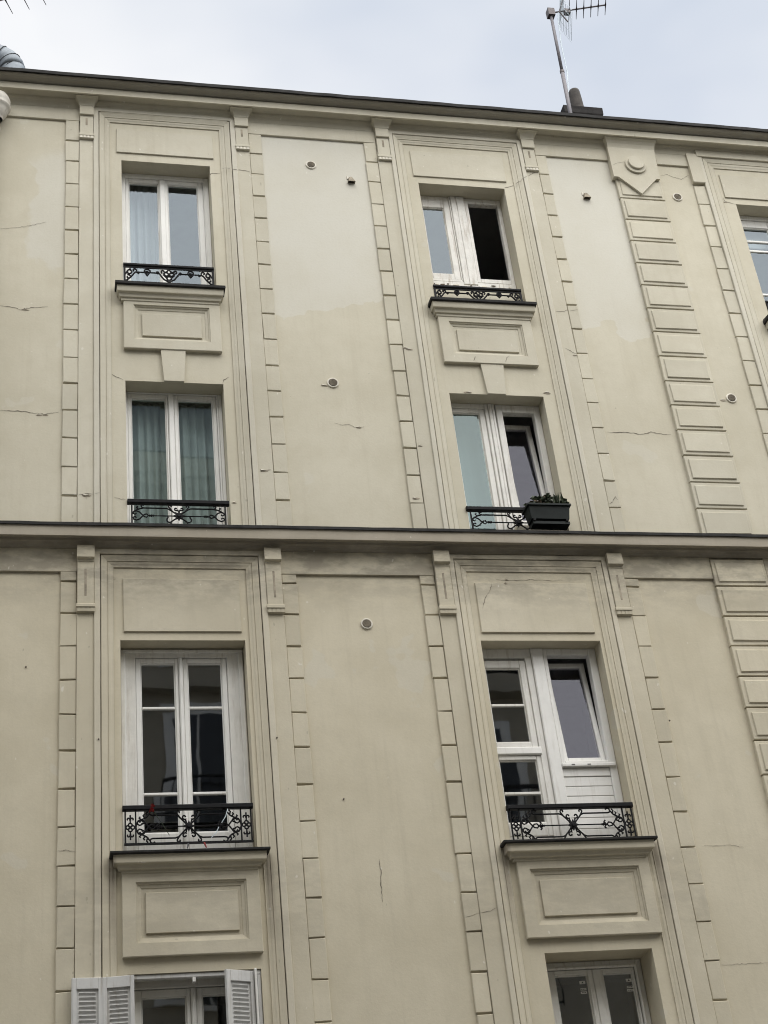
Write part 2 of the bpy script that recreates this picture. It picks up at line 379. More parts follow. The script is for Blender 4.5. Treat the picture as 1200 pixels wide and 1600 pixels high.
# cornices
XS = frange(X0, X1, 0.45)
part(MB().extrude_x([(0.0,14.33),(-0.025,14.33),(-0.028,14.348),(-0.034,14.372),(-0.046,14.398),(-0.063,14.416),(-0.070,14.440),(-0.158,14.442),(-0.158,14.416),(-0.18,14.414),
     (-0.18,14.498),(0.0,14.515)], XS, 0.0012), 'cornice', 'stone')
part(MB().extrude_x([(0.0,14.516),(-0.150,14.508),(-0.150,14.516),(-0.190,14.517),(-0.192,14.521),(-0.205,14.525),(-0.222,14.528),(-0.244,14.534),(-0.262,14.546),(-0.268,14.556),(0.0,14.60)], XS, 0.0012), 'cyma', 'sooty')  # darker base colour carries the shade of this overhanging slope
part(MB().extrude_x([(0.3,14.76),(0.0,14.67),(-0.275,14.606),(-0.290,14.597),(-0.292,14.552),(-0.284,14.549),(-0.262,14.566),(0.0,14.61)], frange(X0, X1, 0.21), 0.0028), 'zinc_edge', 'zinc')
part(MB().extrude_x([(0.3,14.77),(9.2,17.6),(9.2,17.5),(0.3,14.67)], frange(X0, X1, 1.5)), 'roof', 'zinc')
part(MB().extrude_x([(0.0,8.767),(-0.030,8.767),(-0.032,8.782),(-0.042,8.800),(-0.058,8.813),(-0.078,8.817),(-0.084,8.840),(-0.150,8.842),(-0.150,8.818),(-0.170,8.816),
     (-0.172,8.926),(0.0,8.95)], XS, 0.0012), 'string_course', 'dark_stone')
part(MB().extrude_x([(0.0,9.0),(-0.172,8.955),(-0.186,8.948),(-0.188,8.918),(-0.181,8.916),(-0.172,8.932),(0.0,8.96)], frange(X0, X1, 0.19), 0.0022), 'zinc_flashing', 'zinc')

# friezes between the bays
QU = [14.155, 13.848, 13.548, 13.219, 12.899, 12.570, 12.250, 11.921, 11.592, 11.262, 10.928, 10.613, 10.299, 9.975, 9.650, 9.331, 8.99]
QL = [8.535, 8.432, 8.113, 7.789, 7.469, 7.145, 6.820, 6.481, 6.157, 5.832, 5.503, 5.173, 4.844, 4.515, 4.19, 3.86, 3.54, 3.2]
for a, b in ((X0, 0.322), (2.148, 3.597), (5.482, 6.405), (6.985, 7.50), (9.20, X1)):
    part(MB().block(a, b, 14.150, 14.332, 0, -0.024, 0.004), 'frieze', 'stone')
for a, b in ((X0, 0.322), (2.148, 3.597), (5.482, 6.41), (6.985, 7.50), (9.20, X1)):
    part(MB().block(a, b, 8.528, 8.768, 0, -0.024, 0.004), 'frieze', 'stone')

def quoin_column(x0, x1, zs, proud=0.021, first=0):
    for k in range(first, len(zs)-1):
        g = random.uniform(0.004, 0.009)
        w0, w1 = x0+random.uniform(-0.003, 0.003), x1+random.uniform(-0.003, 0.003)
        part(MB().block(w0, w1, zs[k+1]+g, zs[k]-g+random.uniform(-0.003, 0.003), 0, -proud-random.uniform(0, 0.003), 0.005, 0.0038), 'quoin_block', 'block')
UQ = QU; LQ = QL
BAYS = [dict(c=1.235, q=(0.916, 1.057), qr=(0.916, 1.055), s=(0.766, 0.914), f=(0.708, 0.766), a=(0.593, 0.648), pan=0.517),
        dict(c=4.535, q=(0.942, 1.078), qr=(0.945, 1.070), s=(0.785, 0.940), f=(0.733, 0.785), a=(0.620, 0.675), pan=0.543)]

def architrave(c, f, a, zt, z0, name='architrave'):
    # fillet and stepped moulding run up one side, across the top and down the other
    def sweep(prof, mat, nm):
        nz = 22; mb = MB(); n = len(prof); rows = []
        js = [random.uniform(-0.0012, 0.0012) for _ in range(2*nz+8)]
        for k in range(nz+1):
            rows.append([(c-t+js[k], y, z0+(zt+t-z0)*k/nz) for t, y in prof])
        rows += [[(c-t+(2*t)*k/6, y+js[nz+k]*0.6, zt+t) for t, y in prof] for k in range(1, 6)]
        for k in range(nz, -1, -1):
            rows.append([(c+t+js[nz+6+nz-k], y, z0+(zt+t-z0)*k/nz) for t, y in prof])
        for r in rows: mb.v += r
        for i in range(len(rows)-1):
            for j in range(n-1):
                o = i*n+j; mb.f.append((o, o+n, o+n+1, o+1))
        return part(mb, nm, mat)
    f0, f1 = f; a0, a1 = a
    sweep([(f1+0.001, 0.0), (f1+0.001, -0.042), (f1-0.004, -0.046), (f0+0.009, -0.046), (f0+0.006, -0.043), (f0+0.005, -0.004)], 'pale', 'fillet')
    mid = (a0+a1)/2
    sweep([(f0+0.005, -0.004), (f0-0.001, -0.004), (f0-0.002, -0.036), (f0-0.006, -0.038), (f0-0.022, -0.034), (a1+0.012, -0.026), (a1+0.003, -0.025), (a1+0.001, -0.017), (a1-0.003, -0.017), (a1-0.004, -0.021), (mid+0.006, -0.018), (mid-0.006, -0.013), (a0+0.006, -0.010), (a0+0.001, -0.012), (a0, 0.001)], 'stone', name)
def raised_panel(x0, x1, z0, z1, proud=0.016):
    part(MB().block(x0, x1, z0, z1, 0, -proud, 0.004, 0.003), 'raised_panel', 'stone')

def console_top(c):
    h = 0.074
    o = part(MB().loft(c, [(14.212, h, -0.070), (14.216, h+0.001, -0.073), (14.336, h+0.001, -0.073), (14.340, h+0.007, -0.078), (14.356, h+0.009, -0.082),
        (14.376, h+0.014, -0.094), (14.396, h+0.024, -0.112), (14.410, h+0.036, -0.135), (14.413, h+0.046, -0.150), (14.424, h+0.046, -0.150)]), 'capital', 'stone')
    q = part(MB().block(c-h+0.004, c+h-0.004, 13.94, 14.214, 0, -0.050, 0.003), 'console', 'stone')
    wpart(MB().block(c-0.011, c+0.011, 14.065, 14.175, -0.045, -0.0515, 0.001), 'slot', 'bare', q)
    b = part(MB().loft(c, [(13.866, h, -0.052), (13.873, h+0.002, -0.058), (13.902, h+0.002, -0.058), (13.905, h+0.006, -0.064), (13.930, h+0.006, -0.064), (13.942, h, -0.054)]), 'band', 'stone')
    for k in range(4):
        x = c-0.056+k*0.037
        wpart(MB().loft(x, [(13.872, 0.013, -0.060), (13.901, 0.009, -0.0615)], -0.05), 'gutta', 'flake', b)
def console_low(c):
    h = 0.076
    part(MB().loft(c, [(8.615, h-0.003, -0.060), (8.634, h-0.002, -0.064), (8.640, h, -0.088), (8.645, h+0.001, -0.094), (8.742, h+0.001, -0.094), (8.770, h-0.001, -0.084)]), 'capital', 'stone')
    q = part(MB().block(c-h+0.004, c+h-0.004, 8.19, 8.618, 0, -0.056, 0.004), 'console', 'stone')
    wpart(MB().block(c-0.010, c+0.010, 8.265, 8.54, -0.05, -0.0572, 0.001), 'slot', 'bare', q)
    b = part(MB().loft(c, [(8.108, h, -0.050), (8.116, h+0.002, -0.058), (8.150, h+0.002, -0.060), (8.154, h+0.006, -0.070), (8.180, h+0.006, -0.070), (8.192, h, -0.056)]), 'band', 'stone')
    for k in range(4):
        x = c-0.057+k*0.038
        wpart(MB().loft(x, [(8.113, 0.014, -0.061), (8.149, 0.010, -0.063)], -0.05), 'gutta', 'stone', b)

for i, b in enumerate(BAYS):
    c = b['c']; s0, s1 = b['s']; q0, q1 = b['q']; r0, r1 = b['qr']
    quoin_column(c-q1, c-q0, UQ); quoin_column(c+r0, c+r1, UQ)
    quoin_column(c-q1, c-q0, LQ); quoin_column(c+r0, c+r1+(0.012 if i else 0), LQ)
    for sg in (-1, 1):
        xa, xb = sorted((c+sg*s0, c+sg*s1))
        part(MB().block(xa, xb, 8.99, 14.0, 0, -0.030, 0.003), 'pilaster_strip', 'stone')
        part(MB().block(xa, xb, 3.0, 8.2, 0, -0.030, 0.003), 'pilaster_strip', 'stone')
        console_top((xa+xb)/2); console_low((xa+xb)/2)
    architrave(c, b['f'], b['a'], 14.295-b['f'][0], 8.99)
    architrave(c, b['f'], b['a'], 8.700-b['f'][0], 3.0)
raised_panel(0.711, 1.752, 13.738, 14.075); raised_panel(3.985, 5.072, 13.696, 14.075)
raised_panel(0.724, 1.762, 7.935, 8.470); raised_panel(3.980, 5.082, 7.938, 8.463)
part(MB().block(0.545, 1.925, 14.288, 14.332, 0, -0.040, 0.003), 'fillet', 'stone')
# third bay, cut by the edge of the picture
c3 = 8.366
quoin_column(7.376, 7.520, UQ, first=1); quoin_column(9.212, 9.356, UQ); quoin_column(7.376, 7.520, LQ); quoin_column(9.212, 9.356, LQ)
part(MB().loft(7.452, [(13.872, 0.070, -0.046), (13.880, 0.076, -0.052), (14.336, 0.076, -0.052)]), 'capital', 'stone')
part(MB().block(7.500, 9.232, 14.296, 14.40, 0, -0.060, 0.004), 'fillet', 'stone')
architrave(c3, (0.792, 0.846), (0.66, 0.73), 14.295-0.792, 8.99); architrave(c3, (0.792, 0.846), (0.66, 0.73), 8.70-0.792, 3.0)
raised_panel(7.750, 8.98, 13.700, 14.06); raised_panel(7.82, 8.92, 7.938, 8.463)
# wide panelled pilaster
def wide_blocks(x0, x1, zs):
    for k in range(len(zs)-1):
        z1, z0 = zs[k]-0.007, zs[k+1]+0.007
        o = part(MB().block(x0+random.uniform(-0.002,0.002), x1, z0, z1, 0, -0.040, 0.005, 0.002), 'pilaster_block', 'block')
        wpart(MB().block(x0+0.038, x1-0.034, z0+0.036, z1-0.042, -0.034, -0.053, 0.006, 0.004), 'raised_panel', 'block', o)
wide_blocks(6.402, 6.956, [13.87, 13.548, 13.219, 12.899, 12.570, 12.250, 11.921, 11.592, 11.262, 10.928, 10.613, 10.299, 9.975, 9.650, 9.331, 8.99])
wide_blocks(6.408, 6.975, [8.745, 8.441, 8.108, 7.789, 7.469, 7.145, 6.820, 6.481, 6.157, 5.832, 5.503, 5.173, 4.844, 4.515, 4.19, 3.86, 3.54, 3.2])
cap = part(MB().prism([(6.368,13.838),(6.424,13.838),(6.665,13.592),(6.890,13.842),(6.938,13.848),(6.958,14.318),(6.372,14.312)], 0, -0.082), 'pilaster_cap', 'stone')
wpart(MB().disc(6.668, 14.035, 0.130, -0.08, -0.105, 40), 'ring', 'stone', cap)
wpart(MB().disc(6.672, 14.050, 0.098, -0.10, -0.130, 40), 'boss', 'stone', cap)
part(MB().loft(6.668, [(14.310, 0.292, -0.082), (14.330, 0.294, -0.088), (14.360, 0.298, -0.100), (14.390, 0.310, -0.120), (14.408, 0.322, -0.145), (14.424, 0.326, -0.152)]), 'capital', 'stone')

# sills, aprons and keystones
def sill_upper(c, hw, z=11.83):
    o = part(MB().loft(c, [(z-0.180, hw-0.064, -0.050), (z-0.176, hw-0.062, -0.054), (z-0.150, hw-0.061, -0.056), (z-0.147, hw-0.046, -0.072), (z-0.140, hw-0.044, -0.075), (z-0.118, hw-0.040, -0.080),
        (z-0.106, hw-0.036, -0.088), (z-0.102, hw-0.022, -0.108), (z-0.094, hw-0.020, -0.111), (z-0.040, hw-0.018, -0.118), (z+0.01, hw-0.018, -0.118), (z+0.02, hw-0.04, -0.05)]), 'sill', 'stone')
    wpart(MB().loft(c, [(z-0.034, hw-0.006, -0.136), (z-0.028, hw, -0.142), (z+0.002, hw, -0.142), (z+0.042, hw-0.012, 0.0)], 0.02), 'zinc_cover', 'zinc', o)
def apron(x0, x1, z0, z1, rx0, rx1, rz0, rz1, px0, px1, pz0, pz1, proud=0.045):
    mb = MB()
    o = [(x0,z0),(x1,z0),(x1,z1),(x0,z1)]; i = [(rx0,rz0),(rx1,rz0),(rx1,rz1),(rx0,rz1)]
    def ring(d, y): return [(a+d*sx, y, b+d*sz) for (a,b),(sx,sz) in zip(i, ((1,1),(-1,1),(-1,-1),(1,-1)))]
    J = lambda: random.uniform(-0.0025, 0.0025)
    rows = [[(a,0.0,b) for a,b in o], [(a+J(),-proud+0.004,b+J()) for a,b in o], [(a+0.005*sx,-proud,b+0.005*sz) for (a,b),(sx,sz) in zip(o, ((1,1),(-1,1),(-1,-1),(1,-1)))],
            ring(0, -proud), ring(0.003, -proud+0.012), ring(0.014, -proud+0.014), ring(0.017, -proud+0.024), ring(0.042, -proud+0.030), ring(0.046, -proud+0.036)]
    for r in rows: mb.v += r
    for k in range(len(rows)-1):
        for a in range(4): mb.f.append((4*k+a, 4*k+(a+1)%4, 4*k+4+(a+1)%4, 4*k+4+a))
    k = 4*(len(rows)-1); mb.f.append((k,k+1,k+2,k+3))
    ob = part(mb, 'apron', 'stone')
    wpart(MB().block(px0, px1, pz0, pz1, -proud+0.034, -proud+0.018, 0.004, 0.002), 'raised_panel', 'stone', ob)
def keystone(c, z0, z1, w0, w1):
    part(MB().prism([(c-w0,z0),(c+w0,z0),(c+w1,z1),(c-w1,z1)], 0, -0.034), 'keystone', 'stone')
sill_upper(1.228, 0.552); sill_upper(4.512, 0.580)
apron(0.760, 1.722, 11.060, 11.70, 0.860, 1.616, 11.170, 11.610, 0.942, 1.534, 11.232, 11.515)
apron(4.008, 5.022, 11.055, 11.69, 4.120, 4.920, 11.168, 11.592, 4.195, 4.843, 11.232, 11.50)
keystone(1.240, 10.680, 11.060, 0.097, 0.122); keystone(4.516, 10.676, 11.055, 0.097, 0.122)
def sill_lower(c, hw, z=5.885):
    o = part(MB().loft(c, [(z-0.142, hw-0.096, -0.052), (z-0.138, hw-0.094, -0.056), (z-0.120, hw-0.093, -0.057), (z-0.118, hw-0.072, -0.078), (z-0.112, hw-0.069, -0.082), (z-0.092, hw-0.064, -0.088),
        (z-0.084, hw-0.060, -0.092), (z-0.080, hw-0.032, -0.122), (z-0.074, hw-0.030, -0.125), (z-0.020, hw-0.029, -0.126), (z-0.010, hw-0.028, -0.127), (z+0.02, hw-0.04, -0.05)]), 'sill', 'stone')
    wpart(MB().loft(c, [(z-0.012, hw-0.004, -0.150), (z-0.006, hw, -0.156), (z+0.010, hw, -0.156), (z+0.03, hw-0.012, 0.0)], 0.02), 'zinc_cover', 'zinc', o)
sill_lower(1.230, 0.642); sill_lower(4.540, 0.690)
apron(0.684, 1.782, 5.078, 5.755, 0.791, 1.676, 5.182, 5.672, 0.869, 1.606, 5.262, 5.590)
apron(3.968, 5.150, 5.092, 5.755, 4.074, 5.052, 5.195, 5.676, 4.152, 4.972, 5.272, 5.582)
sill_upper(c3, 0.60); sill_lower(c3, 0.66)
apron(7.85, 8.88, 11.055, 11.69, 7.96, 8.77, 11.168, 11.592, 8.04, 8.69, 11.232, 11.50)

# ------------------------------------------------------------------ windows
def bars(rects, y0, y1, ch=0.004):
    mb = MB()
    for x0, x1, z0, z1 in rects: mb.block(x0, x1, z0, z1, y1, y0, ch)
    return mb
def window(name='window', label=None): 
    e = empty(name); e.parent = B; e.matrix_parent_inverse = Matrix.Translation(-B.location)
    if label: e['label'] = label
    return e
def ring_rects(x0, x1, z0, z1, w, wt=None, wb=None):
    wt = wt or w; wb = wb or w
    return [(x0, x0+w, z0, z1), (x1-w, x1, z0, z1), (x0+w, x1-w, z1-wt, z1), (x0+w, x1-w, z0, z0+wb)]
def pane(wd, x0, x1, z0, z1, y, mat, tilt=0.0):
    mb = MB().box(-(x1-x0)/2, (x1-x0)/2, 0, 0.005, 0, z1-z0)
    o = mb.build('pane', mat); o.parent = wd; o.location = ((x0+x1)/2, y, z0)
    o.rotation_euler = (random.uniform(-0.004, 0.004)+tilt, 0, random.uniform(-0.006, 0.006)); return o
def sash(wd, x0, x1, z0, z1, gx0, gx1, gz0, gz1, y, mat, gmat, barz=(), bw=0.022, glazed=True):
    rects = [(x0, gx0, z0, z1), (gx1, x1, z0, z1), (gx0, gx1, gz1, z1), (gx0, gx1, z0, gz0)]
    o = bars(rects, y, y+0.05, 0.006).build('sash', mat); o.parent = wd
    ib = bars([(gx0, gx0+0.010, gz0, gz1), (gx1-0.010, gx1, gz0, gz1), (gx0+0.010, gx1-0.010, gz1-0.010, gz1), (gx0+0.010, gx1-0.010, gz0, gz0+0.010)], y+0.012, y+0.04, 0.004).build('glazing_bead', mat); ib.parent = wd
    for z in barz:
        g = bars([(gx0+0.010, gx1-0.010, z-bw/2, z+bw/2)], y+0.006, y+0.036, 0.006).build('glazing_bar', mat); g.parent = wd
    if glazed:
        zs = [gz0]+sorted(barz)+[gz1]
        for k in range(len(zs)-1): pane(wd, gx0, gx1, zs[k], zs[k+1], y+0.022, gmat)
def curtain(name, label, x0, x1, z0, z1, y, mat, folds, amp, cat='curtain'):
    mb = MB(); nx = max(24, folds*8); nz = 10
    ph = random.uniform(0, 6)
    for k in range(nz+1):
        t = k/nz
        for i in range(nx+1):
            s = i/nx; a = amp*(0.55+0.45*(1-t))
            yy = y + a*math.sin(ph+s*folds*2*math.pi+0.5*math.sin(3*s*math.pi+t)) + 0.3*a*math.sin(2.3*s*folds*2*math.pi+t*1.7)
            mb.v.append((x0+(x1-x0)*s, yy, z0+(z1-z0)*t))
    for k in range(nz):
        for i in range(nx):
            o = k*(nx+1)+i; mb.f.append((o, o+1, o+nx+2, o+nx+1))
    o = mb.build(name, mat, None, True); tag(o, label, cat)
    md = o.modifiers.new('thickness', 'SOLIDIFY'); md.thickness = 0.003
    return o

# UL: two-leaf white plastic window
wd = window(label='white two-leaf window under the roof edge at the left')
yf = 0.185
part(bars(ring_rects(0.764, 1.706, 11.875, 13.628, 0.048, 0.055, 0.06)+[(1.648, 1.658, 11.935, 13.573)], yf, 0.26), 'frame', 'pvc', wd)
sash(wd, 0.812, 1.200, 11.935, 13.573, 0.848, 1.164, 11.985, 13.520, yf+0.018, 'pvc', 'glass')
sash(wd, 1.202, 1.648, 11.935, 13.573, 1.264, 1.588, 11.985, 13.520, yf+0.018, 'pvc', 'glass')
o = bars([(1.176, 1.236, 11.94, 13.57)], yf+0.002, yf+0.03, 0.008).build('astragal', 'pvc'); o.parent = wd
curtain('curtain', 'white net curtain drawn behind left leaf of the topmost left window', 0.78, 1.13, 11.6, 13.8, 0.42, 'curtain', 4, 0.03)
curtain('curtain', 'narrow white curtain edge beside middle post of the topmost left window', 1.12, 1.19, 11.8, 13.6, 0.45, 'curtain', 1, 0.02)
bl = MB().box(1.27, 1.60, 0.30, 0.33, 12.0, 12.075).build('radiator_cover', 'planter'); tag(bl, 'dark green ledge low behind right pane of the topmost left window', 'ledge')

# UR: peeling wooden frame, left leaf shut, right leaf open on a dark room
wd = window(label='peeling white window with its right leaf open on a dark room')
yf = 0.175
part(bars([(4.035, 4.062, 12.10, 13.598), (4.062, 4.416, 13.535, 13.598), (4.598, 5.032, 13.535, 13.598), (4.990, 5.032, 12.20, 13.535)], yf+0.02, 0.26), 'frame', 'peel', wd)
sash(wd, 4.062, 4.416, 12.37, 13.535, 4.10, 4.345, 12.455, 13.425, yf+0.012, 'peel', 'glass')
sh = bars([(4.062, 4.430, 12.335, 12.37), (4.418, 4.432, 12.345, 13.595)], yf+0.004, yf+0.05).build('sash_edge', 'peel'); sh.parent = wd
part(bars([(4.436, 4.500, 12.30, 13.597), (4.502, 4.596, 12.30, 13.597)], yf-0.006, 0.26, 0.006), 'mullion', 'peel', wd)
part(bars([(4.598, 4.640, 12.345, 13.535), (4.640, 4.990, 12.345, 12.405), (4.640, 4.990, 13.520, 13.535)], yf+0.01, 0.25, 0.006), 'open_leaf_frame', 'peel', wd)
part(MB().block(4.035, 5.032, 12.215, 12.332, 0.26, yf+0.004, 0.006, 0.006), 'bottom_rail', 'peel', wd, label='flaking bottom rail')
for k in range(26):
    x = random.uniform(4.06, 4.98); z = random.uniform(12.232, 12.30); a = random.uniform(0.012, 0.045)
    mb = MB(); n = 7
    pl = [(x+a*random.uniform(0.6,1.3)*math.cos(2*math.pi*i/n), z+0.35*a*random.uniform(0.6,1.3)*math.sin(2*math.pi*i/n)) for i in range(n)]
    o = mb.prism(pl, yf+0.006, yf-random.uniform(0.001, 0.006)).build('paint_flake', random.choice(['crack', 'flake', 'flake', 'leaf_dry'])); o.parent = wd
part(MB().box(4.033, 5.034, 0.12, 0.26, 11.86, 12.216), 'parapet', 'stone', wd)
# leaf swung inwards, seen edge on
lf = MB()
for a, b, c, d in ((0, 0.05, 0, 1.1), (0.33, 0.38, 0, 1.1), (0.05, 0.33, 1.05, 1.1), (0.05, 0.33, 0, 0.05)): lf.box(a, b, -0.02, 0.02, c, d)
o = lf.build('open_leaf', 'paint'); o.parent = wd; o.location = (4.60, 0.29, 12.41); o.rotation_euler = (0, 0, math.radians(97))

# U3
wd = window(label='white barred window cut by the right edge of the picture')
yf = 0.18
part(bars(ring_rects(7.868, 8.864, 11.875, 13.608, 0.04, 0.06, 0.06), yf, 0.26), 'frame', 'pvc', wd)
for a, b in ((7.91, 8.365), (8.367, 8.822)):
    sash(wd, a, b, 11.935, 13.545, a+0.012, b-0.05, 11.985, 13.44, yf+0.015, 'pvc', 'glass', (12.42, 13.08, 13.23), 0.032)
curtain('blind', 'white blind at the top of the window at right edge of picture', 7.93, 8.80, 13.23, 13.5, 0.33, 'curtain', 2, 0.002, 'blind')
# M3, L3, B3 (outside the picture, a step aside)
for key, zb in (('M3', 8.95), ('L3', 5.9), ('B3', 3.0)):
    x0, x1, z0, z1, d = OPEN[key]; wd = window(); c = (x0+x1)/2
    part(bars(ring_rects(x0+0.002, x1-0.002, zb, z1-0.002, 0.06), 0.18, d), 'frame', 'pvc', wd)
    for a, b in ((x0+0.062, c-0.002), (c+0.002, x1-0.062)): sash(wd, a, b, zb+0.06, z1-0.062, a+0.045, b-0.045, zb+0.11, z1-0.11, 0.195, 'pvc', 'glass_dark')

# ML: two-leaf window with grey-green curtains
wd = window(label='white two-leaf window with greenish panes above the string course')
yf = 0.175
part(bars([(0.773, 0.800, 8.93, 10.685), (1.688, 1.720, 8.93, 10.685), (0.800, 1.688, 10.672, 10.685), (1.668, 1.686, 8.93, 10.672)], yf, 0.24), 'frame', 'pvc', wd)
sash(wd, 0.802, 1.192, 8.94, 10.670, 0.834, 1.172, 9.0, 10.620, yf+0.012, 'pvc', 'glass_veil')
sash(wd, 1.250, 1.666, 8.94, 10.670, 1.285, 1.630, 9.0, 10.620, yf+0.012, 'pvc', 'glass_veil')
o = bars([(1.194, 1.248, 8.94, 10.67)], yf-0.006, yf+0.05, 0.008).build('astragal', 'pvc'); o.parent = wd
curtain('curtain', 'grey green curtain behind left leaf of the window above the string course', 0.78, 1.22, 8.85, 10.66, 0.34, 'curtain_grey', 5, 0.03)
curtain('curtain', 'grey green curtain behind right leaf of the window above the string course', 1.24, 1.72, 8.85, 10.66, 0.35, 'curtain_grey', 5, 0.032)

# MR: fixed left light, tilted right light
wd = window(label='white window with tilted right pane behind the flower box')
yf = 0.165
part(bars([(4.022, 4.062, 8.93, 10.683), (4.062, 4.425, 10.628, 10.683), (4.062, 4.425, 8.94, 9.01)], yf, 0.24), 'frame', 'paint', wd)
sash(wd, 4.062, 4.425, 9.01, 10.628, 4.078, 4.365, 9.06, 10.575, yf+0.012, 'paint', 'glass_teal')
for a, b, y in ((4.427, 4.462, -0.004), (4.464, 4.500, -0.016), (4.502, 4.530, -0.010)):
    o = bars([(a, b, 8.94, 10.683)], yf+y, 0.24, 0.006).build('mullion', 'paint'); o.parent = wd
part(bars(ring_rects(4.545, 5.021, 9.18, 10.683, 0.068, 0.092, 0.09), yf, 0.24, 0.006), 'frame', 'paint', wd)
part(MB().box(4.532, 5.021, 0.10, 0.24, 8.93, 9.18), 'parapet', 'stone', wd)
def tilted(wd, x0, x1, z0, h, y, deg, w, mat, gmat):
    pass
    mb = MB()
    for a, b, c, d in ((x0, x0+w, 0, h), (x1-w, x1, 0, h), (x0+w, x1-w, h-w, h), (x0+w, x1-w, 0, w)): mb.block(a, b, c, d, 0.05, 0, 0.005)
    o = mb.build('tilted_sash', mat); o.parent = wd; o.location = (0, y, z0); o.rotation_euler = (-math.radians(deg), 0, 0)
    g = MB().box(x0+w, x1-w, 0, 0.005, w, h-w).build('pane', gmat); g.parent = wd
    g.location = o.location + Vector((0, 0.022, 0)); g.rotation_euler = o.rotation_euler
tilted(wd, 4.605, 4.962, 9.262, 1.318, yf+0.045, 6.5, 0.048, 'paint', 'glass_tilt')
curtain('blind', 'pale blue blind behind left pane beside the flower box', 3.98, 4.50, 8.7, 10.75, 0.45, 'curtain_teal', 2, 0.006, 'blind')

# LL: French window with glazing bars
wd = window(label='tall white window with barred panes and wide side frames')
yf = 0.17
part(bars([(0.697, 0.832, 5.87, 7.856), (1.636, 1.786, 5.87, 7.856), (0.832, 1.636, 7.775, 7.856)], yf, 0.24), 'frame', 'paint', wd)
part(bars([(0.70, 0.745, 5.88, 7.81), (1.735, 1.78, 5.88, 7.81), (0.70, 1.78, 7.812, 7.845)], yf-0.022, yf+0.01, 0.008), 'frame_moulding', 'paint', wd)
sash(wd, 0.834, 1.207, 5.95, 7.773, 0.876, 1.177, 6.16, 7.724, yf+0.012, 'pvc', 'glass_dark', (7.295, 6.505), 0.026)
sash(wd, 1.247, 1.634, 5.95, 7.773, 1.286, 1.588, 6.16, 7.724, yf+0.012, 'pvc', 'glass_dark', (7.295, 6.505), 0.026)
o = bars([(1.209, 1.245, 5.95, 7.773)], yf-0.010, yf+0.05, 0.010).build('astragal', 'pvc'); o.parent = wd
part(bars([(0.834, 1.634, 5.87, 5.948)], yf-0.03, 0.24, 0.01), 'threshold', 'paint', wd)

# LR: barred left leaf, tilted right light over white boards
wd = window(label='white window with barred left leaf, tilted right pane and boards below')
yf = 0.165
part(bars([(3.962, 3.985, 5.87, 7.858), (3.985, 4.475, 7.765, 7.858), (4.415, 4.475, 5.87, 7.765)], yf, 0.24), 'frame', 'paint', wd)
sash(wd, 3.987, 4.413, 6.875, 7.745, 4.02, 4.352, 6.925, 7.665, yf+0.010, 'paint', 'glass_dark', (7.292,), 0.028)
sash(wd, 3.987, 4.425, 6.04, 6.795, 4.02, 4.372, 6.165, 6.752, yf+0.010, 'paint', 'glass_dark', (6.440,), 0.028)
o = bars([(3.987, 4.430, 6.797, 6.873)], yf-0.012, yf+0.05, 0.01).build('transom', 'pvc'); o.parent = wd
part(bars([(3.987, 4.413, 5.87, 6.038)], yf+0.01, 0.24), 'threshold', 'paint', wd)
part(bars([(4.478, 4.592, 5.87, 7.858)], yf-0.02, 0.24, 0.008), 'mullion', 'pvc', wd)
part(bars([(4.594, 4.634, 6.70, 7.858), (5.045, 5.118, 5.87, 7.858), (4.634, 5.045, 7.792, 7.858), (4.634, 5.045, 6.705, 6.732)], yf-0.004, 0.24, 0.006), 'frame', 'pvc', wd)
part(bars([(4.594, 5.100, 6.668, 6.702)], yf-0.028, 0.24, 0.006), 'window_board', 'pvc', wd)
for k in range(2):
    o = MB().block(4.68+k*0.15, 4.712+k*0.15, 6.682, 6.690, yf-0.026, yf-0.031, 0.001).build('drain_slot', 'ink'); o.parent = wd
tilted(wd, 4.637, 5.043, 6.735, 1.055, yf+0.040, 6.0, 0.046, 'pvc', 'glass_tilt')
zb = [6.666, 6.583, 6.492, 6.400, 6.300, 6.198, 6.096, 5.994, 5.88]
for k in range(len(zb)-1):
    o = MB().block(4.594, 5.044, zb[k+1]+0.002, zb[k]-0.002, 0.24, yf+0.012-(0.006 if k == 0 else 0), 0.004).build('board', 'pvc'); o.parent = wd

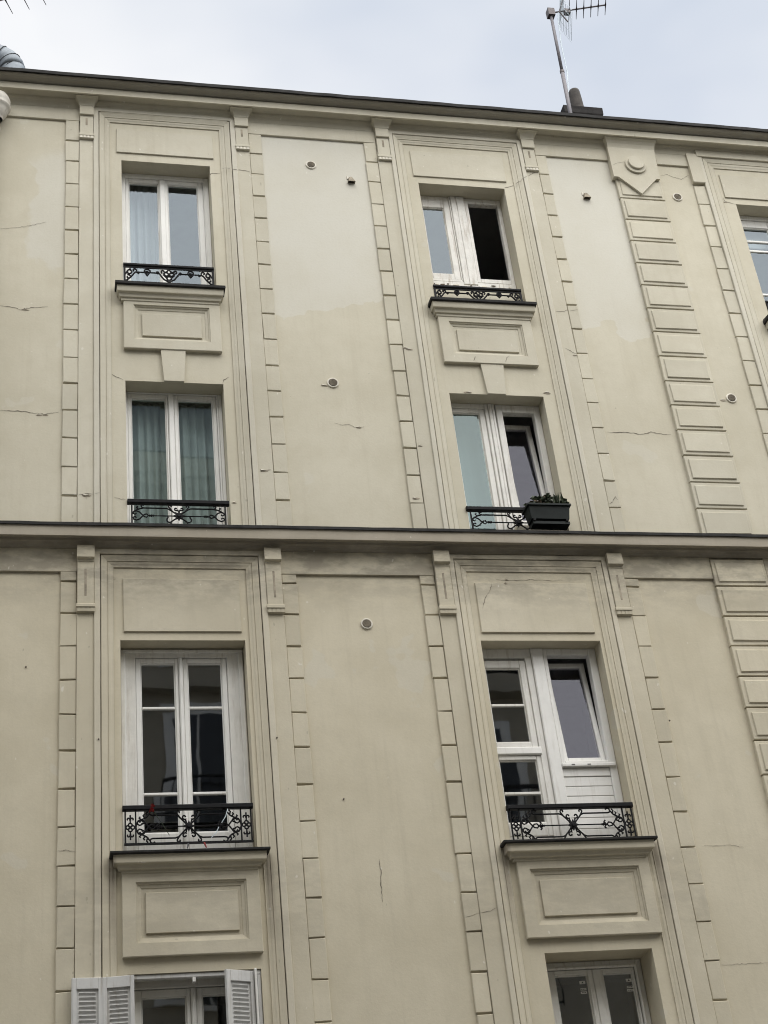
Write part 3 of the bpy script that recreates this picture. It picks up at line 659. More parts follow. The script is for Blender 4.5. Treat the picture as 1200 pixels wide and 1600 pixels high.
# BR: window with safety stickers
wd = window(label='grey white two-leaf window with small stickers, bottom right')
yf = 0.29
part(bars(ring_rects(4.106, 5.043, 2.96, 4.974, 0.05, 0.055), yf, 0.34, 0.008), 'frame', 'paint', wd)
part(bars(ring_rects(4.15, 4.998, 2.99, 4.930, 0.02), yf-0.02, yf+0.01, 0.006), 'frame_moulding', 'paint', wd)
for a, b, g0, g1 in ((4.172, 4.596, 4.258, 4.553), (4.600, 4.978, 4.690, 4.984)):
    pass
sash(wd, 4.172, 4.600, 3.02, 4.908, 4.262, 4.556, 3.1, 4.868, yf+0.010, 'paint', 'glass_dark')
sash(wd, 4.602, 4.976, 3.02, 4.908, 4.690, 4.955, 3.1, 4.868, yf+0.010, 'paint', 'glass_dark')
for cx in (4.505, 4.918):
    for dz, w_, h_ in ((-0.062, 0.050, 0.026), (-0.118, 0.050, 0.018), (-0.146, 0.054, 0.018)):
        s_ = MB().block(cx-w_/2, cx+w_/2, 4.868+dz-h_/2, 4.868+dz+h_/2, yf+0.034, yf+0.0290, 0.0005).build('sticker', 'sticker'); s_.parent = wd
        if h_ > 0.02:
            mk = MB().prism([(cx-0.010,4.868+dz-0.007),(cx+0.010,4.868+dz-0.007),(cx,4.868+dz+0.008)], yf+0.032, yf+0.0282).build('sticker_mark', 'ink'); mk.parent = wd
        else:
            mk = MB()
            for k in range(3): mk.box(cx-0.020+k*0.014, cx-0.010+k*0.014, yf+0.0282, yf+0.032, 4.868+dz-0.003, 4.868+dz+0.003)
            mk = mk.build('sticker_mark', 'ink'); mk.parent = wd

# BL: window between folded metal shutters
wd = window(label='white window behind half opened louvred shutters, bottom left')
yf = 0.165
part(bars(ring_rects(0.722, 1.758, 2.96, 4.953, 0.05, 0.07), yf, 0.24, 0.006), 'frame', 'paint', wd)
sash(wd, 0.775, 1.218, 3.03, 4.878, 0.835, 1.185, 3.1, 4.820, yf+0.012, 'paint', 'glass_dark')
sash(wd, 1.262, 1.700, 3.03, 4.878, 1.308, 1.66, 3.1, 4.820, yf+0.012, 'paint', 'glass_dark')
o = bars([(1.220, 1.260, 3.03, 4.88)], yf-0.008, yf+0.05, 0.010).build('astragal', 'paint'); o.parent = wd
part(bars([(0.722, 1.762, 4.915, 4.953), (1.724, 1.758, 2.96, 4.915)], 0.012, 0.06, 0.006), 'shutter_frame', 'shutter', wd)
o = MB().block(1.222, 1.246, 4.88, 4.915, 0.06, 0.008, 0.003).build('latch_keeper', 'paint'); o.parent = wd
def shutter(xa, ya, xb, yb, ztop, label):
    L = math.hypot(xb-xa, yb-ya); H = 1.9; ang = math.atan2(yb-ya, xb-xa)
    mb = MB()
    for a, b, c, d in ((0, 0.030, 0, H), (L-0.030, L, 0, H), (0.030, L-0.030, H-0.085, H), (0.030, L-0.030, 0, 0.1), (0.030, L-0.030, 0.95, 1.03)): mb.block(a, b, c, d, 0.013, -0.013, 0.003)
    o = mb.build('shutter_leaf', 'shutter'); o.parent = B; o.matrix_parent_inverse = Matrix.Translation(-B.location)
    o.location = (xa, ya, ztop-H); o.rotation_euler = (0, 0, ang); o['label'] = label
    p = MB().box(0.030, L-0.030, 0.004, 0.010, 0.1, H-0.085).build('shutter_panel', 'shutter'); p.parent = o
    z = H-0.13; k = 0
    while z > 0.15:
        if not 0.93 < z < 1.05:
            s_ = MB().add([(0.050,0.004,z),(L-0.050,0.004,z),(L-0.050,-0.009,z+0.018),(0.050,-0.009,z+0.018),(0.050,0.006,z+0.004),(L-0.050,0.006,z+0.004),(L-0.050,-0.006,z+0.021),(0.050,-0.006,z+0.021)],
                [(0,1,2,3),(4,5,6,7),(0,1,5,4),(2,3,7,6),(1,2,6,5),(0,3,7,4)]).build('louvre', 'shutter'); s_.parent = o
        z -= 0.034; k += 1
    e = MB().box(-0.006, 0.000, -0.016, 0.016, 0, H).build('edge_strip', 'shutter'); e.parent = o
shutter(0.303, -0.075, 0.527, -0.055, 4.925, 'outer folded louvred leaf at the left')
shutter(0.532, -0.055, 0.766, -0.085, 4.925, 'inner folded louvred leaf at the left')
shutter(1.470, -0.110, 1.690, -0.020, 4.930, 'louvred leaf at the right of the bottom left window')
part(bars([(1.700, 1.716, 3.0, 4.945)], -0.06, 0.0, 0.003), 'shutter_jamb', 'paint')

# ------------------------------------------------------------------ cast iron window guards
def spiral(cx, cz, r0, r1, a0, a1, n=14):
    return [(cx+(r0+(r1-r0)*i/n)*math.cos(a0+(a1-a0)*i/n), cz+(r0+(r1-r0)*i/n)*math.sin(a0+(a1-a0)*i/n)) for i in range(n+1)]
class Guard:
    def __init__(s, y, label):
        s.y = y; s.e = empty('window_guard'); s.e.parent = B; s.e.matrix_parent_inverse = Matrix.Translation(-B.location); s.e['label'] = label
    def put(s, mb, name): o = mb.build(name, 'iron'); o.parent = s.e; return o
    def rod(s, name, polys, r=0.006, n=5):
        mb = MB(); r = r*1.25
        for pl in polys: mb.tube([(x, s.y, z) for x, z in pl], r, n)
        return s.put(mb, name)
    def bar(s, name, x0, x1, z0, z1, dy=0.02):
        return s.put(MB().box(x0, x1, s.y-dy/2, s.y+dy/2, z0, z1), name)
    def star(s, x, z, r, pts=8):
        pl = []
        for k in range(pts*2):
            rr = r if k % 2 == 0 else r*0.55; a = math.pi/2+math.pi*k/pts; pl.append((x+rr*math.cos(a), z+rr*math.sin(a)))
        s.put(MB().prism(pl, s.y+0.010, s.y-0.014), 'rosette')
        s.put(MB().lathe(0, 0, [(0.001, 0), (r*0.3, 0.004), (r*0.42, 0.014)], 10).__class__().disc(x, z, r*0.4, s.y-0.012, s.y-0.024, 10), 'boss')
    def ring(s, x, z, r, t=0.005): return spiral(x, z, r, r, 0, 2*math.pi, 12)
    def spear(s, x, z, sg):
        mb = MB(); P = [(0, 0.004), (0.008, 0.013), (0.016, 0.006), (0.022, 0.017), (0.034, 0.007), (0.040, 0.014), (0.056, 0.003)]
        mb.tube([(x+sg*a, s.y, z) for a, r in P], [r for a, r in P], 6); s.put(mb, 'spear')

def mirror(polys, c): return polys + [[(2*c-x, z) for x, z in pl] for pl in polys]
def flipz(polys, zc): return polys + [[(x, 2*zc-z) for x, z in pl] for pl in polys]

def guard_tall(x0, x1, zt, zb, y, label, rail=0.040):
    g = Guard(y, label); c = (x0+x1)/2; W = x1-x0; zc = (zt-rail+zb)/2; H = zt-rail-zb; k = H/0.285
    g.put(MB().block(x0-0.012, x1+0.012, zt-rail, zt, y+0.026, y-0.022, 0.006), 'top_rail')
    g.bar('bottom_rail', x0, x1, zb-0.008, zb+0.008, 0.02)
    ew = 0.094
    for x in (x0+0.010, x1-0.010, x0+ew, x1-ew): g.bar('upright', x-0.006, x+0.006, zb+0.008, zt-rail, 0.012)
    for x in (x0+ew/2+0.003, x1-ew/2-0.003):
        r = 0.0195*k
        pl = [g.ring(x+dx*r, zc+dz*r, r*0.8) for dx, dz in ((1,0),(-1,0),(0,1),(0,-1))]
        for sg in (1, -1):
            pl += [spiral(x-0.016, zc+sg*0.068*k, 0.015, 0.006, -0.6*sg, sg*4.2, 10), spiral(x+0.016, zc+sg*0.068*k, 0.015, 0.006, math.pi+0.6*sg, math.pi-sg*4.2, 10)]
            pl += [[(x, zc+sg*0.04*k), (x, zc+sg*0.105*k)]]
        g.rod('quatrefoil', pl, 0.0055)
    g.star(c, zc, 0.047*k)
    zb1 = 0.098*k
    ctr = [[(c+0.02, zc+0.02*k), (c+0.055, zc+0.058*k), (c+0.085, zc+0.088*k), (c+0.110, zc+zb1), (c+0.15, zc+zb1), (x1-ew-0.135, zc+zb1)],
           [(c+0.018, zc+0.028*k), (c+0.026, zc+0.055*k)] + spiral(c+0.034, zc+0.078*k, 0.022*k, 0.007, -2.2, 3.2, 12),
           [(c+0.07, zc+0.072*k), (c+0.095, zc+0.108*k)] + spiral(c+0.083, zc+0.120*k, 0.016*k, 0.006, -0.4, 4.2, 10)]
    g.rod('centre_scrolls', flipz(mirror(ctr, c), zc), 0.0058)
    g.rod('middle_rod', mirror([[(c+0.04, zc), (x1-ew-0.19, zc)]], c), 0.0048)
    for sg, xe in ((1, x1-ew), (-1, x0+ew)):
        g.spear(xe-sg*0.215, zc, sg)
        ht = [[(xe-sg*0.160, zc), (xe-sg*0.145, zc+0.018*k), (xe-sg*0.120, zc+0.014*k), (xe-sg*0.100, zc-0.006*k), (xe-sg*0.075, zc-0.038*k), (xe-sg*0.045, zc-0.058*k), (xe-sg*0.020, zc-0.050*k)]
              + [(xe-sg*(0.034-0.022*math.cos(a)*1.0)+0, zc-0.036*k+0.020*k*math.sin(a)) for a in (-0.4, 0.5, 1.4, 2.3, 3.2)]]
        g.rod('heart_scroll', flipz(ht, zc), 0.0056)
        cs = [[(xe-sg*0.135, zc+zb1)] + [(xe-sg*(0.135-0.022*math.sin(a)), zc+zb1+0.020*k-0.020*k*math.cos(a)) for a in (0.7, 1.5, 2.4, 3.2, 4.2)],
              [(xe-sg*0.110, zc+0.112*k), (xe-sg*0.085, zc+0.082*k), (xe-sg*0.055, zc+0.066*k), (xe-sg*0.020, zc+0.054*k), (xe-sg*0.004, zc+0.020*k), (xe, zc)],
              [(xe-sg*0.075, zc+0.076*k), (xe-sg*0.060, zc+0.098*k), (xe-sg*0.072, zc+0.108*k)], [(xe-sg*0.045, zc+0.062*k), (xe-sg*0.028, zc+0.080*k), (xe-sg*0.038, zc+0.088*k)]]
        cs += [[(xe-sg*(0.055-0.024*math.cos(a)*(1-a/9)), zc+0.040*k+0.022*k*math.sin(a)*(1-a/9)) for a in (0.0, 0.7, 1.4, 2.1, 2.8, 3.5, 4.2, 4.9, 5.6)],
               [(xe-sg*0.170, zc+0.004), (xe-sg*0.185, zc+0.024*k), (xe-sg*0.172, zc+0.034*k)], [(xe-sg*0.095, zc+0.085*k), (xe-sg*0.085, zc+0.118*k), (xe-sg*0.098, zc+0.130*k)]]
        g.rod('corner_scroll', flipz(cs, zc), 0.0060)
    return g
guard_tall(0.708, 1.757, 6.325, 5.998, -0.01, 'black cast iron guard with a red flower, lower left window')
guard_tall(3.975, 5.105, 6.255, 5.915, -0.01, 'black cast iron guard of the lower right window')
def guard_mid(x0, x1, zt, zb, y, label, rail=0.042):
    g = Guard(y, label); c = (x0+x1)/2; zc = zt-rail-0.128; k = 1.0
    g.put(MB().block(x0-0.010, x1+0.010, zt-rail, zt, y+0.026, y-0.022, 0.006), 'top_rail')
    for x in (x0+0.030, x1-0.030): g.bar('upright', x-0.007, x+0.007, zb, zt-rail, 0.012)
    g.star(c, zc, 0.052)
    z1 = zc+0.082
    ctr = [[(c+0.03, zc+0.028), (c+0.060, zc+0.050), (c+0.090, zc+0.072), (c+0.11, z1), (x1-0.14, z1)],
           [(c+0.004, zc+0.05), (c+0.010, zc+0.066)] + spiral(c+0.026, zc+0.076, 0.018, 0.006, -2.6, 2.8, 12),
           [(c+0.06, zc+0.05), (c+0.085, zc+0.09)] + spiral(c+0.078, zc+0.104, 0.016, 0.006, -0.6, 4.2, 10),
           [(c+0.03, zc-0.03), (c+0.07, zc-0.06), (c+0.08, zc-0.09)], [(c+0.10, zc-0.01)] + spiral(c+0.085, zc-0.045, 0.030, 0.022, 0.9, -2.2, 10)]
    g.rod('centre_scrolls', mirror(ctr, c), 0.006)
    g.rod('middle_rod', mirror([[(c+0.045, zc), (x1-0.235, zc)]], c), 0.005)
    g.rod('lower_rod', [[(x0+0.03, zb+0.01), (x1-0.03, zb+0.01)]], 0.006)
    for sg, xe in ((1, x1-0.030), (-1, x0+0.030)):
        g.spear(xe-sg*0.205, zc, sg)
        ht = [[(xe-sg*0.150, zc), (xe-sg*0.135, zc+0.018), (xe-sg*0.115, zc+0.012), (xe-sg*0.095, zc-0.008), (xe-sg*0.07, zc-0.038), (xe-sg*0.04, zc-0.05), (xe-sg*0.015, zc-0.04), (xe-sg*0.012, zc-0.02), (xe-sg*0.03, zc-0.012), (xe-sg*0.04, zc-0.024)]]
        g.rod('heart_scroll', flipz(ht, zc), 0.0058)
        cs = [[(xe-sg*0.110, z1), (xe-sg*0.092, z1+0.008), (xe-sg*0.084, z1+0.024), (xe-sg*0.096, z1+0.034), (xe-sg*0.110, z1+0.026)],
              [(xe-sg*0.110, z1), (xe-sg*0.075, z1-0.008), (xe-sg*0.045, z1-0.022), (xe-sg*0.018, z1-0.040), (xe, z1-0.065)], [(xe-sg*0.06, z1-0.014), (xe-sg*0.044, z1+0.010), (xe-sg*0.056, z1+0.016)]]
        g.rod('corner_scroll', cs, 0.006)
guard_mid(0.782, 1.702, 9.312, 8.95, -0.005, 'black cast iron guard of the greenish window above the string course')
guard_mid(4.018, 5.010, 9.308, 8.95, -0.010, 'black cast iron guard partly hidden by the flower box')
def guard_low(x0, x1, zt, zb, y, label, rail=0.030):
    g = Guard(y, label); c = (x0+x1)/2; H = zt-rail-zb; z0 = zt-rail; k = H/0.20
    g.put(MB().block(x0, x1, zt-rail, zt, y+0.022, y-0.018, 0.005), 'top_rail')
    g.bar('upper_rod', x0, x1, z0-0.022, z0-0.010, 0.012)
    zr = z0-0.075*k
    g.rod('middle_rod', [[(x0+0.13, zr), (c-0.10, zr)], [(c+0.10, zr), (x1-0.13, zr)]], 0.0065)
    for x in (x0+0.012, x1-0.012): g.bar('upright', x-0.011, x+0.011, zb, z0, 0.014)
    ctr = [[(c+0.105, zr+0.004), (c+0.085, zr-0.03*k), (c+0.055, zr-0.075*k), (c+0.022, zr-0.098*k), (c, zr-0.108*k)],
           spiral(c+0.028, zr-0.012*k, 0.027*k, 0.018, 0, 6.28, 12), spiral(c, zr-0.062*k, 0.024*k, 0.022*k, 0, 6.28, 12), spiral(c+0.060, zr+0.022*k, 0.022*k, 0.007, -1.2, 3.8, 10),
           [(c, zr-0.02), (c+0.03, zr-0.055*k), (c+0.055, zr-0.02)], [(c, z0-0.02), (c+0.02, zr+0.025*k), (c+0.05, zr+0.005)], spiral(c+0.115, zr+0.004, 0.012, 0.010, 0, 6.28, 8)]
    g.rod('centre_scrolls', mirror(ctr, c), 0.0075)
    g.put(MB().disc(c, zr-0.104*k, 0.020, y+0.008, y-0.012, 10), 'drop')
    q = (c + x1)/2 - 0.01
    lp = [spiral(q, zr+0.016*k, 0.026*k, 0.028*k, -0.6, 3.8, 12), [(q-0.026, zr), (q, zr-0.042*k), (q+0.026, zr)], [(q-0.012, zr+0.01), (q, zr-0.02*k), (q+0.012, zr+0.01)], spiral(q, zr+0.006, 0.010, 0.010, 0, 6.28, 8)]
    g.rod('hanging_leaf', mirror(lp, c), 0.0075)
    e = x1-0.022
    cn = [spiral(e-0.035, zr-0.005, 0.034*k, 0.012, 1.5, 6.6, 14), spiral(e-0.028, zr-0.066*k, 0.028*k, 0.010, 1.2, 6.6, 12), [(e-0.11, zr+0.004), (e-0.085, zr-0.018*k), (e-0.06, zr-0.06*k), (e-0.02, zr-0.105*k), (e, zr-0.115*k)],
          spiral(e-0.09, zr+0.022*k, 0.022*k, 0.008, 3.4, -1.6, 10), [(e-0.11, zr+0.004), (e-0.13, zr-0.018), (e-0.145, zr+0.002)], [(e-0.05, zr+0.04*k), (e-0.02, zr+0.01), (e, zr-0.03*k)]]
    g.rod('corner_scrolls', mirror(cn, c), 0.0075)
guard_low(0.766, 1.690, 12.180, 11.945, 0.0, 'black cast iron guard under the topmost left window')
guard_low(4.020, 4.998, 12.112, 11.915, 0.0, 'black cast iron guard under the open topmost window')
guard_low(7.87, 8.862, 12.14, 11.915, 0.0, 'black cast iron guard cut by the right edge of the picture')

# ------------------------------------------------------------------ wall fittings
def round_vent(x, z, r, label):
    o = part(MB().disc(x, z, r, 0.0, -0.014, 28, 0.004), 'vent_ring', 'flake', label=label)
    g = MB().disc(x, z, r*0.74, -0.010, -0.0165, 24, 0.001).build('vent_grille', 'void'); g.parent = o
    mb = MB(); s_ = r*0.71; n = 5
    for i in range(-n, n+1):
        t = i/n*s_; h = math.sqrt(max(0, s_*s_-t*t))
        if h > 0.004: mb.box(x+t-0.0013, x+t+0.0013, -0.0195, -0.0165, z-h, z+h); mb.box(x-h, x+h, -0.0195, -0.0165, z+t-0.0013, z+t+0.0013)
    q = mb.build('vent_mesh', 'bare'); q.parent = o
for v in ((2.828, 13.752, 0.058, 'round vent in the pale patch between the top windows'), (2.822, 10.752, 0.060, 'round vent with flaking plaster at its left'), (2.905, 8.026, 0.056, 'round vent below the string course'),
          (7.140, 13.652, 0.060, 'round vent right of the panelled pilaster, near the top'), (7.130, 10.756, 0.060, 'round vent right of the panelled pilaster, lower')): round_vent(*v)
def hood(x, z, label):
    mb = MB(); mb.add([(x-0.042,0,z-0.042),(x+0.042,0,z-0.042),(x+0.022,0,z+0.045),(x-0.022,0,z+0.045),(x-0.040,-0.045,z-0.046),(x+0.040,-0.045,z-0.046),(x+0.010,-0.02,z+0.040),(x-0.010,-0.02,z+0.040)],
        [(0,3,7,4),(1,5,6,2),(4,7,6,5),(3,2,6,7)])
    o = part(mb, 'hooded_vent', 'bare', label=label)
    s_ = o.modifiers.new('thickness', 'SOLIDIFY'); s_.thickness = 0.004
    b_ = MB().block(x-0.036, x+0.036, z-0.040, z+0.030, 0.0, -0.004, 0.001).build('vent_opening', 'crack'); b_.parent = o
    f_ = MB().block(x-0.046, x-0.032, z+0.015, z+0.060, 0.0, -0.010, 0.003).build('wire_stub', 'flake'); f_.parent = o
hood(3.262, 13.560, 'small hooded vent in the pale patch between the top windows'); hood(6.005, 13.565, 'small hooded vent left of the panelled pilaster')
# rain pipe at the left edge
hp = part(MB().lathe(-0.535, -0.125, [(0.001,14.29),(0.085,14.30),(0.105,14.305),(0.112,14.29),(0.106,14.275),(0.122,14.262),(0.130,14.235),(0.130,14.20),(0.124,14.165),(0.132,14.155),(0.132,14.135),(0.116,14.12),(0.106,14.08),(0.090,14.04),(0.075,14.015),(0.062,14.00),(0.055,13.97)], 28), 'rain_hopper', 'pipe', smooth=True, label='round moulded rain water hopper at the left edge')
part(MB().lathe(-0.555, -0.115, [(0.048,14.0),(0.048,0.3)], 18), 'rain_pipe', 'pipe', smooth=True)
for z in (13.83, 12.2, 10.4, 7.6, 5.0): part(MB().lathe(-0.555, -0.115, [(0.049,z-0.03),(0.056,z-0.028),(0.056,z+0.028),(0.049,z+0.03)], 18), 'pipe_clip', 'pipe')
# roof duct
e = part(MB().tube([(-0.425,0.72,14.7),(-0.425,0.72,15.62),(-0.432,0.72,15.70)], 0.150, 24), 'roof_duct', 'duct', smooth=True, label='bent metal duct on the roof at the left edge')
d_ = MB().tube([(-0.432,0.72,15.66),(-0.445,0.72,15.72),(-0.50,0.72,15.80),(-0.60,0.72,15.86)], 0.156, 24).build('duct_bend', 'duct', None, True); d_.parent = e
d_ = MB().tube([(-0.60,0.72,15.85),(-0.75,0.72,15.90),(-1.2,0.72,15.93)], 0.162, 24).build('duct_arm', 'duct', None, True); d_.parent = e
for p0, p1, r in (((-0.430,0.72,15.655),(-0.4335,0.72,15.660),0.1545), ((-0.560,0.72,15.84),(-0.564,0.72,15.842),0.1625), ((-0.47,0.72,15.762),(-0.473,0.72,15.7665),0.1600)):
    d_ = MB().tube([p0, p1], r, 24).build('duct_seam', 'zinc'); d_.parent = e
# chimney
ch = part(MB().box(6.59, 6.92, 1.03, 1.68, 14.5, 15.96), 'chimney', 'chimney', label='sooty chimney stack with slab cap and clay pot')
o = MB().loft(6.722, [(15.90, 0.20, 1.00), (15.95, 0.245, 0.97), (16.00, 0.262, 0.95), (16.115, 0.266, 0.95)], 1.75).build('chimney_cap', 'chimney'); o.parent = ch
o = MB().lathe(6.775, 1.20, [(0.088,16.10),(0.086,16.14),(0.080,16.50),(0.074,16.64),(0.068,16.665),(0.050,16.675),(0.0,16.677)], 20).build('chimney_pot', 'pot', None, True); o.parent = ch
for k, (dz) in enumerate((14.9, 15.3, 15.7, 16.05)): pass

# ------------------------------------------------------------------ antennas
def antenna(base, top, tip, label, n_el, ln, first=0.30, reflector=True):
    E_ = empty('roof_antenna', base); tag(E_, label, 'antenna', 'television antennas on the roof')
    def put(mb, name, mat, sm=False): o = mb.build(name, mat, None, sm); o.parent = E_; o.matrix_parent_inverse = Matrix.Translation(-Vector(base)); return o
    b, t, p = Vector(base), Vector(top), Vector(tip); mid = b.lerp(t, 0.55)
    put(MB().tube([b, mid], 0.025, 10), 'mast', 'mast', True); put(MB().tube([mid, t], 0.020, 10), 'mast', 'mast', True)
    put(MB().tube([mid+Vector((0,0,-0.02)), mid+Vector((0,0,0.02))], 0.029, 10), 'mast_collar', 'alu')
    put(MB().box(t.x-0.045, t.x+0.045, t.y-0.045, t.y+0.045, t.z-0.07, t.z+0.05), 'clamp', 'alu')
    d = (p-t).normalized(); s = Vector((-d.y, d.x, 0)).normalized()
    put(MB().tube([t-d*0.03, p], 0.011, 6), 'boom', 'alu')
    L = (p-t).length
    for k in range(n_el):
        c = t+d*(L*(first+(1-first)*k/(n_el-1)))
        put(MB().tube([c-s*ln, c-s*ln*0.3, c, c+s*ln*0.3, c+s*ln], [0.004, 0.006, 0.011, 0.006, 0.004], 6), 'director', 'alu')
    if reflector:
        c = t+d*L*0.28; put(MB().box(c.x-0.03, c.x+0.05, c.y-0.03, c.y+0.03, c.z-0.06, c.z+0.01), 'dipole_box', 'alu')
        a0 = t+d*L*0.16
        for sg in (1, -1):
            nrm = (d*0.35+Vector((0,0,sg*0.94))).normalized()
            put(MB().tube([a0, a0+nrm*0.22+s*0.0], 0.010, 6), 'reflector_arm', 'alu')
            mb = MB()
            for k in range(8):
                q = a0+nrm*(0.03+0.29*k/7); mb.tube([q-s*0.24, q+s*0.24], 0.0025, 5)
            for k in range(5):
                q = s*(-0.26+0.52*k/4); mb.tube([a0+nrm*0.03+q, a0+nrm*0.32+q], 0.0025, 5)
            put(mb, 'reflector_mesh', 'wire')
        cb = [t+d*0.10, t+d*0.08+Vector((0,0,-0.12)), t+Vector((0.045,0,-0.6)), t+Vector((0.04,0,-1.1)), b.lerp(t, 0.4)+Vector((0.03,0,0))]
        put(MB().tube(cb, 0.006, 5), 'cable', 'wire')
antenna((6.235, 0.4, 14.75), (6.296, 0.4, 17.19), (6.985, 0.2, 17.20), 'tall roof antenna with mesh reflector beside the chimney', 6, 0.165, 0.34)
antenna((-1.2, 0.958, 14.9), (-1.2, 0.958, 16.83), (-0.155, 0.497, 16.83), 'roof antenna at the left of which only thin rod tips show', 5, 0.226, 0.25, False)

# ------------------------------------------------------------------ flower box and small things on the guards
pb = empty('flower_box', (4.80, -0.10, 9.052)); tag(pb, 'dark plastic flower box with sparse plants hung on the right hand guard', 'flower box')
def kid(mb, name, mat, par, sm=False):
    o = mb.build(name, mat, None, sm); o.parent = par; o.matrix_parent_inverse = Matrix.Translation(-par.location); return o
def tapered(x0, x1, y0, y1, z0, z1, t):
    return [(x0+t,y0+t,z0),(x1-t,y0+t,z0),(x1-t,y1-t,z0),(x0+t,y1-t,z0),(x0,y0,z1),(x1,y0,z1),(x1,y1,z1),(x0,y1,z1)]
mb = MB(); mb.add(tapered(4.575, 4.990, -0.205, -0.040, 9.082, 9.227, 0.018), [(0,3,2,1),(0,1,5,4),(1,2,6,5),(2,3,7,6),(3,0,4,7)])
kid(mb, 'box', 'planter', pb)
mb = MB()
for a, b, c, d in ((4.560, 5.004, -0.220, -0.200), (4.560, 5.004, -0.045, -0.025), (4.560, 4.580, -0.200, -0.045), (4.984, 5.004, -0.200, -0.045)): mb.box(a, b, c, d, 9.220, 9.238)
kid(mb, 'rim', 'planter', pb)
kid(MB().box(4.582, 4.982, -0.198, -0.048, 9.192, 9.212), 'soil', 'soil', pb)
for x in (4.62, 4.95): kid(MB().box(x-0.012, x+0.012, -0.188, -0.030, 9.062, 9.081), 'bracket', 'iron', pb)
kid(MB().box(4.605, 4.975, -0.175, -0.060, 9.032, 9.061), 'drip_tray', 'planter', pb)
def leaf_clump(cx, cy, z, n, spread, hgt, mat, ll=0.045, upright=False):
    mb = MB()
    for k in range(n):
        a = random.uniform(0, 6.28); r = spread*math.sqrt(random.random())
        p = Vector((cx+r*math.cos(a), cy+r*math.sin(a)*0.5, z+hgt*random.random()))
        d = Vector((random.uniform(-1,1)*(0.25 if upright else 1), random.uniform(-1,1)*(0.25 if upright else 1), random.uniform(0.6,1.2) if upright else random.uniform(-0.5,0.8))).normalized()
        s_ = d.cross(Vector((random.uniform(-1,1), random.uniform(-1,1), random.uniform(-1,1)))).normalized(); l = ll*random.uniform(0.6, 1.4); w_ = l*(0.10 if upright else 0.38); nn = d.cross(s_)*l*0.12
        mb.add([p, p+d*l*0.45+s_*w_+nn, p+d*l, p+d*l*0.45-s_*w_+nn, p+d*l*0.45], [(0,1,4),(1,2,4),(2,3,4),(3,0,4)])
    return mb
kid(leaf_clump(4.77, -0.12, 9.257, 85, 0.10, 0.12, 'leaf', 0.06), 'foliage', 'leaf', pb)
kid(leaf_clump(4.74, -0.12, 9.257, 30, 0.10, 0.09, 'leaf'), 'foliage', 'leaf_dry', pb)
kid(leaf_clump(4.91, -0.12, 9.242, 44, 0.06, 0.05, 'leaf', 0.10, True), 'grass_blades', 'leaf', pb)
kid(leaf_clump(4.985, -0.12, 9.257, 22, 0.03, 0.07, 'leaf'), 'foliage', 'leaf', pb)
kid(leaf_clump(4.62, -0.12, 9.257, 16, 0.04, 0.03, 'leaf', 0.05), 'foliage', 'leaf', pb)

fl = empty('red_flower', (0.937, -0.04, 6.30)); tag(fl, 'red artificial flower tied to the lower left guard', 'flower')
mb = MB()
for k in range(26):
    a = random.uniform(0, 6.28); el = random.uniform(-0.6, 1.4); d = Vector((math.cos(a)*math.cos(el), -abs(math.sin(a))*math.cos(el), math.sin(el)))
    s_ = d.cross(Vector((0.3,0.5,0.8))).normalized(); p = Vector((0.937+random.uniform(-.012,.012), -0.045, 6.30+random.uniform(-.045,.012)))
    l = 0.020; mb.add([p, p+d*l*0.6+s_*0.012, p+d*l, p+d*l*0.6-s_*0.012], [(0,1,2,3)])
kid(mb, 'petals', 'red', fl)
kid(MB().tube([(0.945,-0.03,6.28),(0.975,-0.03,6.22),(1.02,-0.03,6.15),(1.07,-0.03,6.06)], 0.003, 5), 'stem', 'leaf', fl)
for nm, pts, mat, lab in (('clothes_peg', [(1.222,-0.03,5.985),(1.212,-0.035,5.945)], 'ink', 'small dark clothes peg under the lower left guard'),
                          ('clothes_peg', [(1.350,-0.03,5.990),(1.366,-0.035,5.945)], 'red', 'small red clothes peg under the lower left guard')):
    tag(MB().tube(pts, [0.008, 0.005], 6).build(nm, mat), lab, 'peg', 'clothes pegs on the lower left guard')
tag(MB().tube([(1.555,-0.03,6.275),(1.535,-0.035,6.21),(1.50,-0.03,6.155)], 0.0035, 5).build('cord', 'wire'), 'short pale cord tied to the right part of the lower left guard', 'cord')
tag(MB().tube([(1.475,-0.03,6.12),(1.45,-0.03,6.07),(1.41,-0.03,6.03)], 0.0035, 5).build('twig', 'wire'), 'thin pale twig caught in the lower left guard', 'twig')

